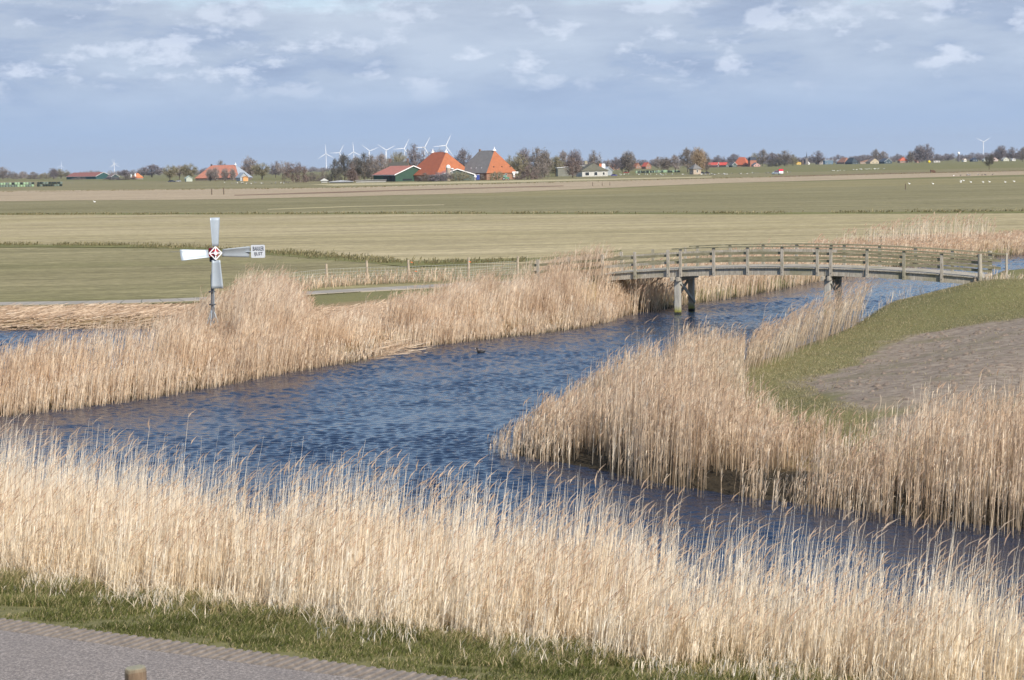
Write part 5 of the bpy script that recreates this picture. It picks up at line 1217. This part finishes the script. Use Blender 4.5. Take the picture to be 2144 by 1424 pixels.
for px, py, s_, lab in ((443.5, 408, 1.4, 'left of two gate posts in the left stubble field'), (468.6, 407.5, 1.5, 'right of two gate posts in the left stubble field'), (1241, 390, .95, 'left of three short posts in the centre stubble field'), (1261, 389, .8, 'middle of three short posts in the centre stubble field'), (1277, 388.5, .75, 'right of three short posts in the centre stubble field'), (1896, 397, 1.0, 'thin lone post on the right green pasture')):
    o = bpy.data.objects.new('field_post', pm_); C.objects.link(o); o.location = up(px, py, .5); o.scale = (s_, s_, s_*1.05); tag(o, lab, 'post', 'posts in the far fields')
q = up(1953.5, 362, .5); e = empty('feed_trough', q, 0, 'dark brown box trough on the right stubble strip', 'trough'); prism([(-1.1, 0), (1.1, 0), (1.1, 1.0), (.3, 1.25), (-1.3, 1.5)], -.6, .6).build('body', P((.12, .07, .05)), e)
q = upd(1945.5, 2500); e = empty('yellow_marker', q, 0, 'yellow round float like marker before the right village', 'marker'); mb = MB(); blob(mb, (0, 0, 1.9), (1.8, 1.2, 1.7)); mb.build('canopy', P((.8, .6, .03), .5, .05, 1), e, smooth_=True); MB().box((0, 0, .4), (1.5, 1, .8)).build('foot', P((.3, .25, .1)), e)
# ------------------------------------------------------------------ haze
hz_m = bpy.data.materials.new('haze'); hz_m.use_nodes = True; nt = hz_m.node_tree; nt.nodes.remove(nt.nodes['Principled BSDF'])
pv = N(nt, 'ShaderNodeVolumePrincipled'); pv.inputs['Color'].default_value = (.80, .87, 1, 1); pv.inputs['Density'].default_value = 3.5e-5; pv.inputs['Anisotropy'].default_value = .2
nt.links.new(pv.outputs[0], nt.nodes['Material Output'].inputs['Volume'])
hb_ = MB().box((0, 7200, 79), (27000, 14900, 164)).build('haze', hz_m); hb_['kind'] = 'stuff'; hb_['label'] = 'thin blue haze in the air over the whole polder'
# ------------------------------------------------------------------ world
SUN_AZ = math.radians(145); SUN_EL = math.radians(37)
world = bpy.data.worlds.new('World'); scene.world = world; world.use_nodes = True; nt = world.node_tree
bg = nt.nodes['Background']; bg.inputs['Strength'].default_value = .1
sky = N(nt, 'ShaderNodeTexSky', sky_type='NISHITA'); sky.sun_disc = False; sky.sun_elevation = SUN_EL; sky.sun_rotation = SUN_AZ; sky.air_density = 1.0; sky.dust_density = .5; sky.ozone_density = 2.0
tc = N(nt, 'ShaderNodeTexCoord'); sx_ = N(nt, 'ShaderNodeSeparateXYZ'); nt.links.new(tc.outputs['Generated'], sx_.inputs[0]); zc = sx_.outputs[2]
gen = tc.outputs['Generated']
n1 = noise(nt, 11.0, 8, .60, gen, (1, 1, 4.2), .08); n2 = noise(nt, 3.5, 4, .5, gen, (1, 1, 6)); n3 = noise(nt, 30, 8, .60, gen, (1, 1, 2.2), .08)
grad = ramp(nt, math_(nt, 'MULTIPLY', zc, 5.0), [(0, (3.3, 4.15, 5.5)), (.1, (2.9, 3.85, 5.45)), (.22, (3.05, 3.85, 5.25)), (.45, (3.3, 3.95, 5.1))])
tex = math_(nt, 'ADD', math_(nt, 'MULTIPLY', n1, .65), math_(nt, 'MULTIPLY', n2, .35))
lit = ramp(nt, tex, [(.38, (.78, .80, .85)), (.46, (.93, .935, .95)), (.50, (1.06, 1.03, .99)), (.60, (1.24, 1.18, 1.09))])
lo = ramp(nt, zc, [(.018, (0, 0, 0)), (.05, (1, 1, 1))])
litm = mixc(nt, lo, (1.0, 1.0, 1.0), lit)
cloud = mixc(nt, 1.0, grad, litm, 'MULTIPLY')
puff = math_(nt, 'MULTIPLY', ramp(nt, n3, [(.535, (0, 0, 0)), (.63, (1, 1, 1))]), ramp(nt, zc, [(.032, (0, 0, 0)), (.05, (.6, .6, .6)), (.12, (.2, .2, .2))]))
cloud = mixc(nt, puff, cloud, (6.0, 6.5, 7.5))
hole = ramp(nt, math_(nt, 'SUBTRACT', n1, math_(nt, 'MULTIPLY', zc, 1.0)), [(.34, (0, 0, 0)), (.42, (1, 1, 1))])
cov = mixc(nt, ramp(nt, zc, [(.085, (0, 0, 0)), (.14, (1, 1, 1))]), (1.0, 1.0, 1.0), mixc(nt, .78, hole, (.0, .0, .0)))
toph = ramp(nt, math_(nt, 'ADD', zc, math_(nt, 'MULTIPLY', n1, .05)), [(.109, (1, 1, 1)), (.120, (.35, .35, .35))])
final = mixc(nt, math_(nt, 'MULTIPLY', cov, toph), mixc(nt, .2, sky.outputs[0], (3.6, 5.2, 8.0)), cloud)
nt.links.new(final, bg.inputs[0])
sl = bpy.data.lights.new('sun', 'SUN'); sl.energy = 4.0; sl.angle = math.radians(.5); sl.color = (1, .915, .79)
so = bpy.data.objects.new('sun', sl); C.objects.link(so)
sd = Vector((math.sin(SUN_AZ)*math.cos(SUN_EL), math.cos(SUN_AZ)*math.cos(SUN_EL), math.sin(SUN_EL)))
so.rotation_euler = sd.to_track_quat('Z', 'Y').to_euler()
# ------------------------------------------------------------------ camera
cd = bpy.data.cameras.new('camera'); cam = bpy.data.objects.new('camera', cd); C.objects.link(cam)
cd.sensor_width = 36; cd.lens = 36*F/2144; cd.clip_end = 30000; cd.clip_start = .5
cam.matrix_world = Matrix.Translation((0, 0, CAMZ)) @ CAM.to_4x4()
cd.dof.use_dof = True; cd.dof.focus_distance = 85; cd.dof.aperture_fstop = 8
scene.camera = cam
scene.view_settings.view_transform = 'Standard'; scene.view_settings.look = 'None'; scene.view_settings.exposure = .5; scene.view_settings.gamma = 1
scene.render.resolution_x = 1024; scene.render.resolution_y = 680
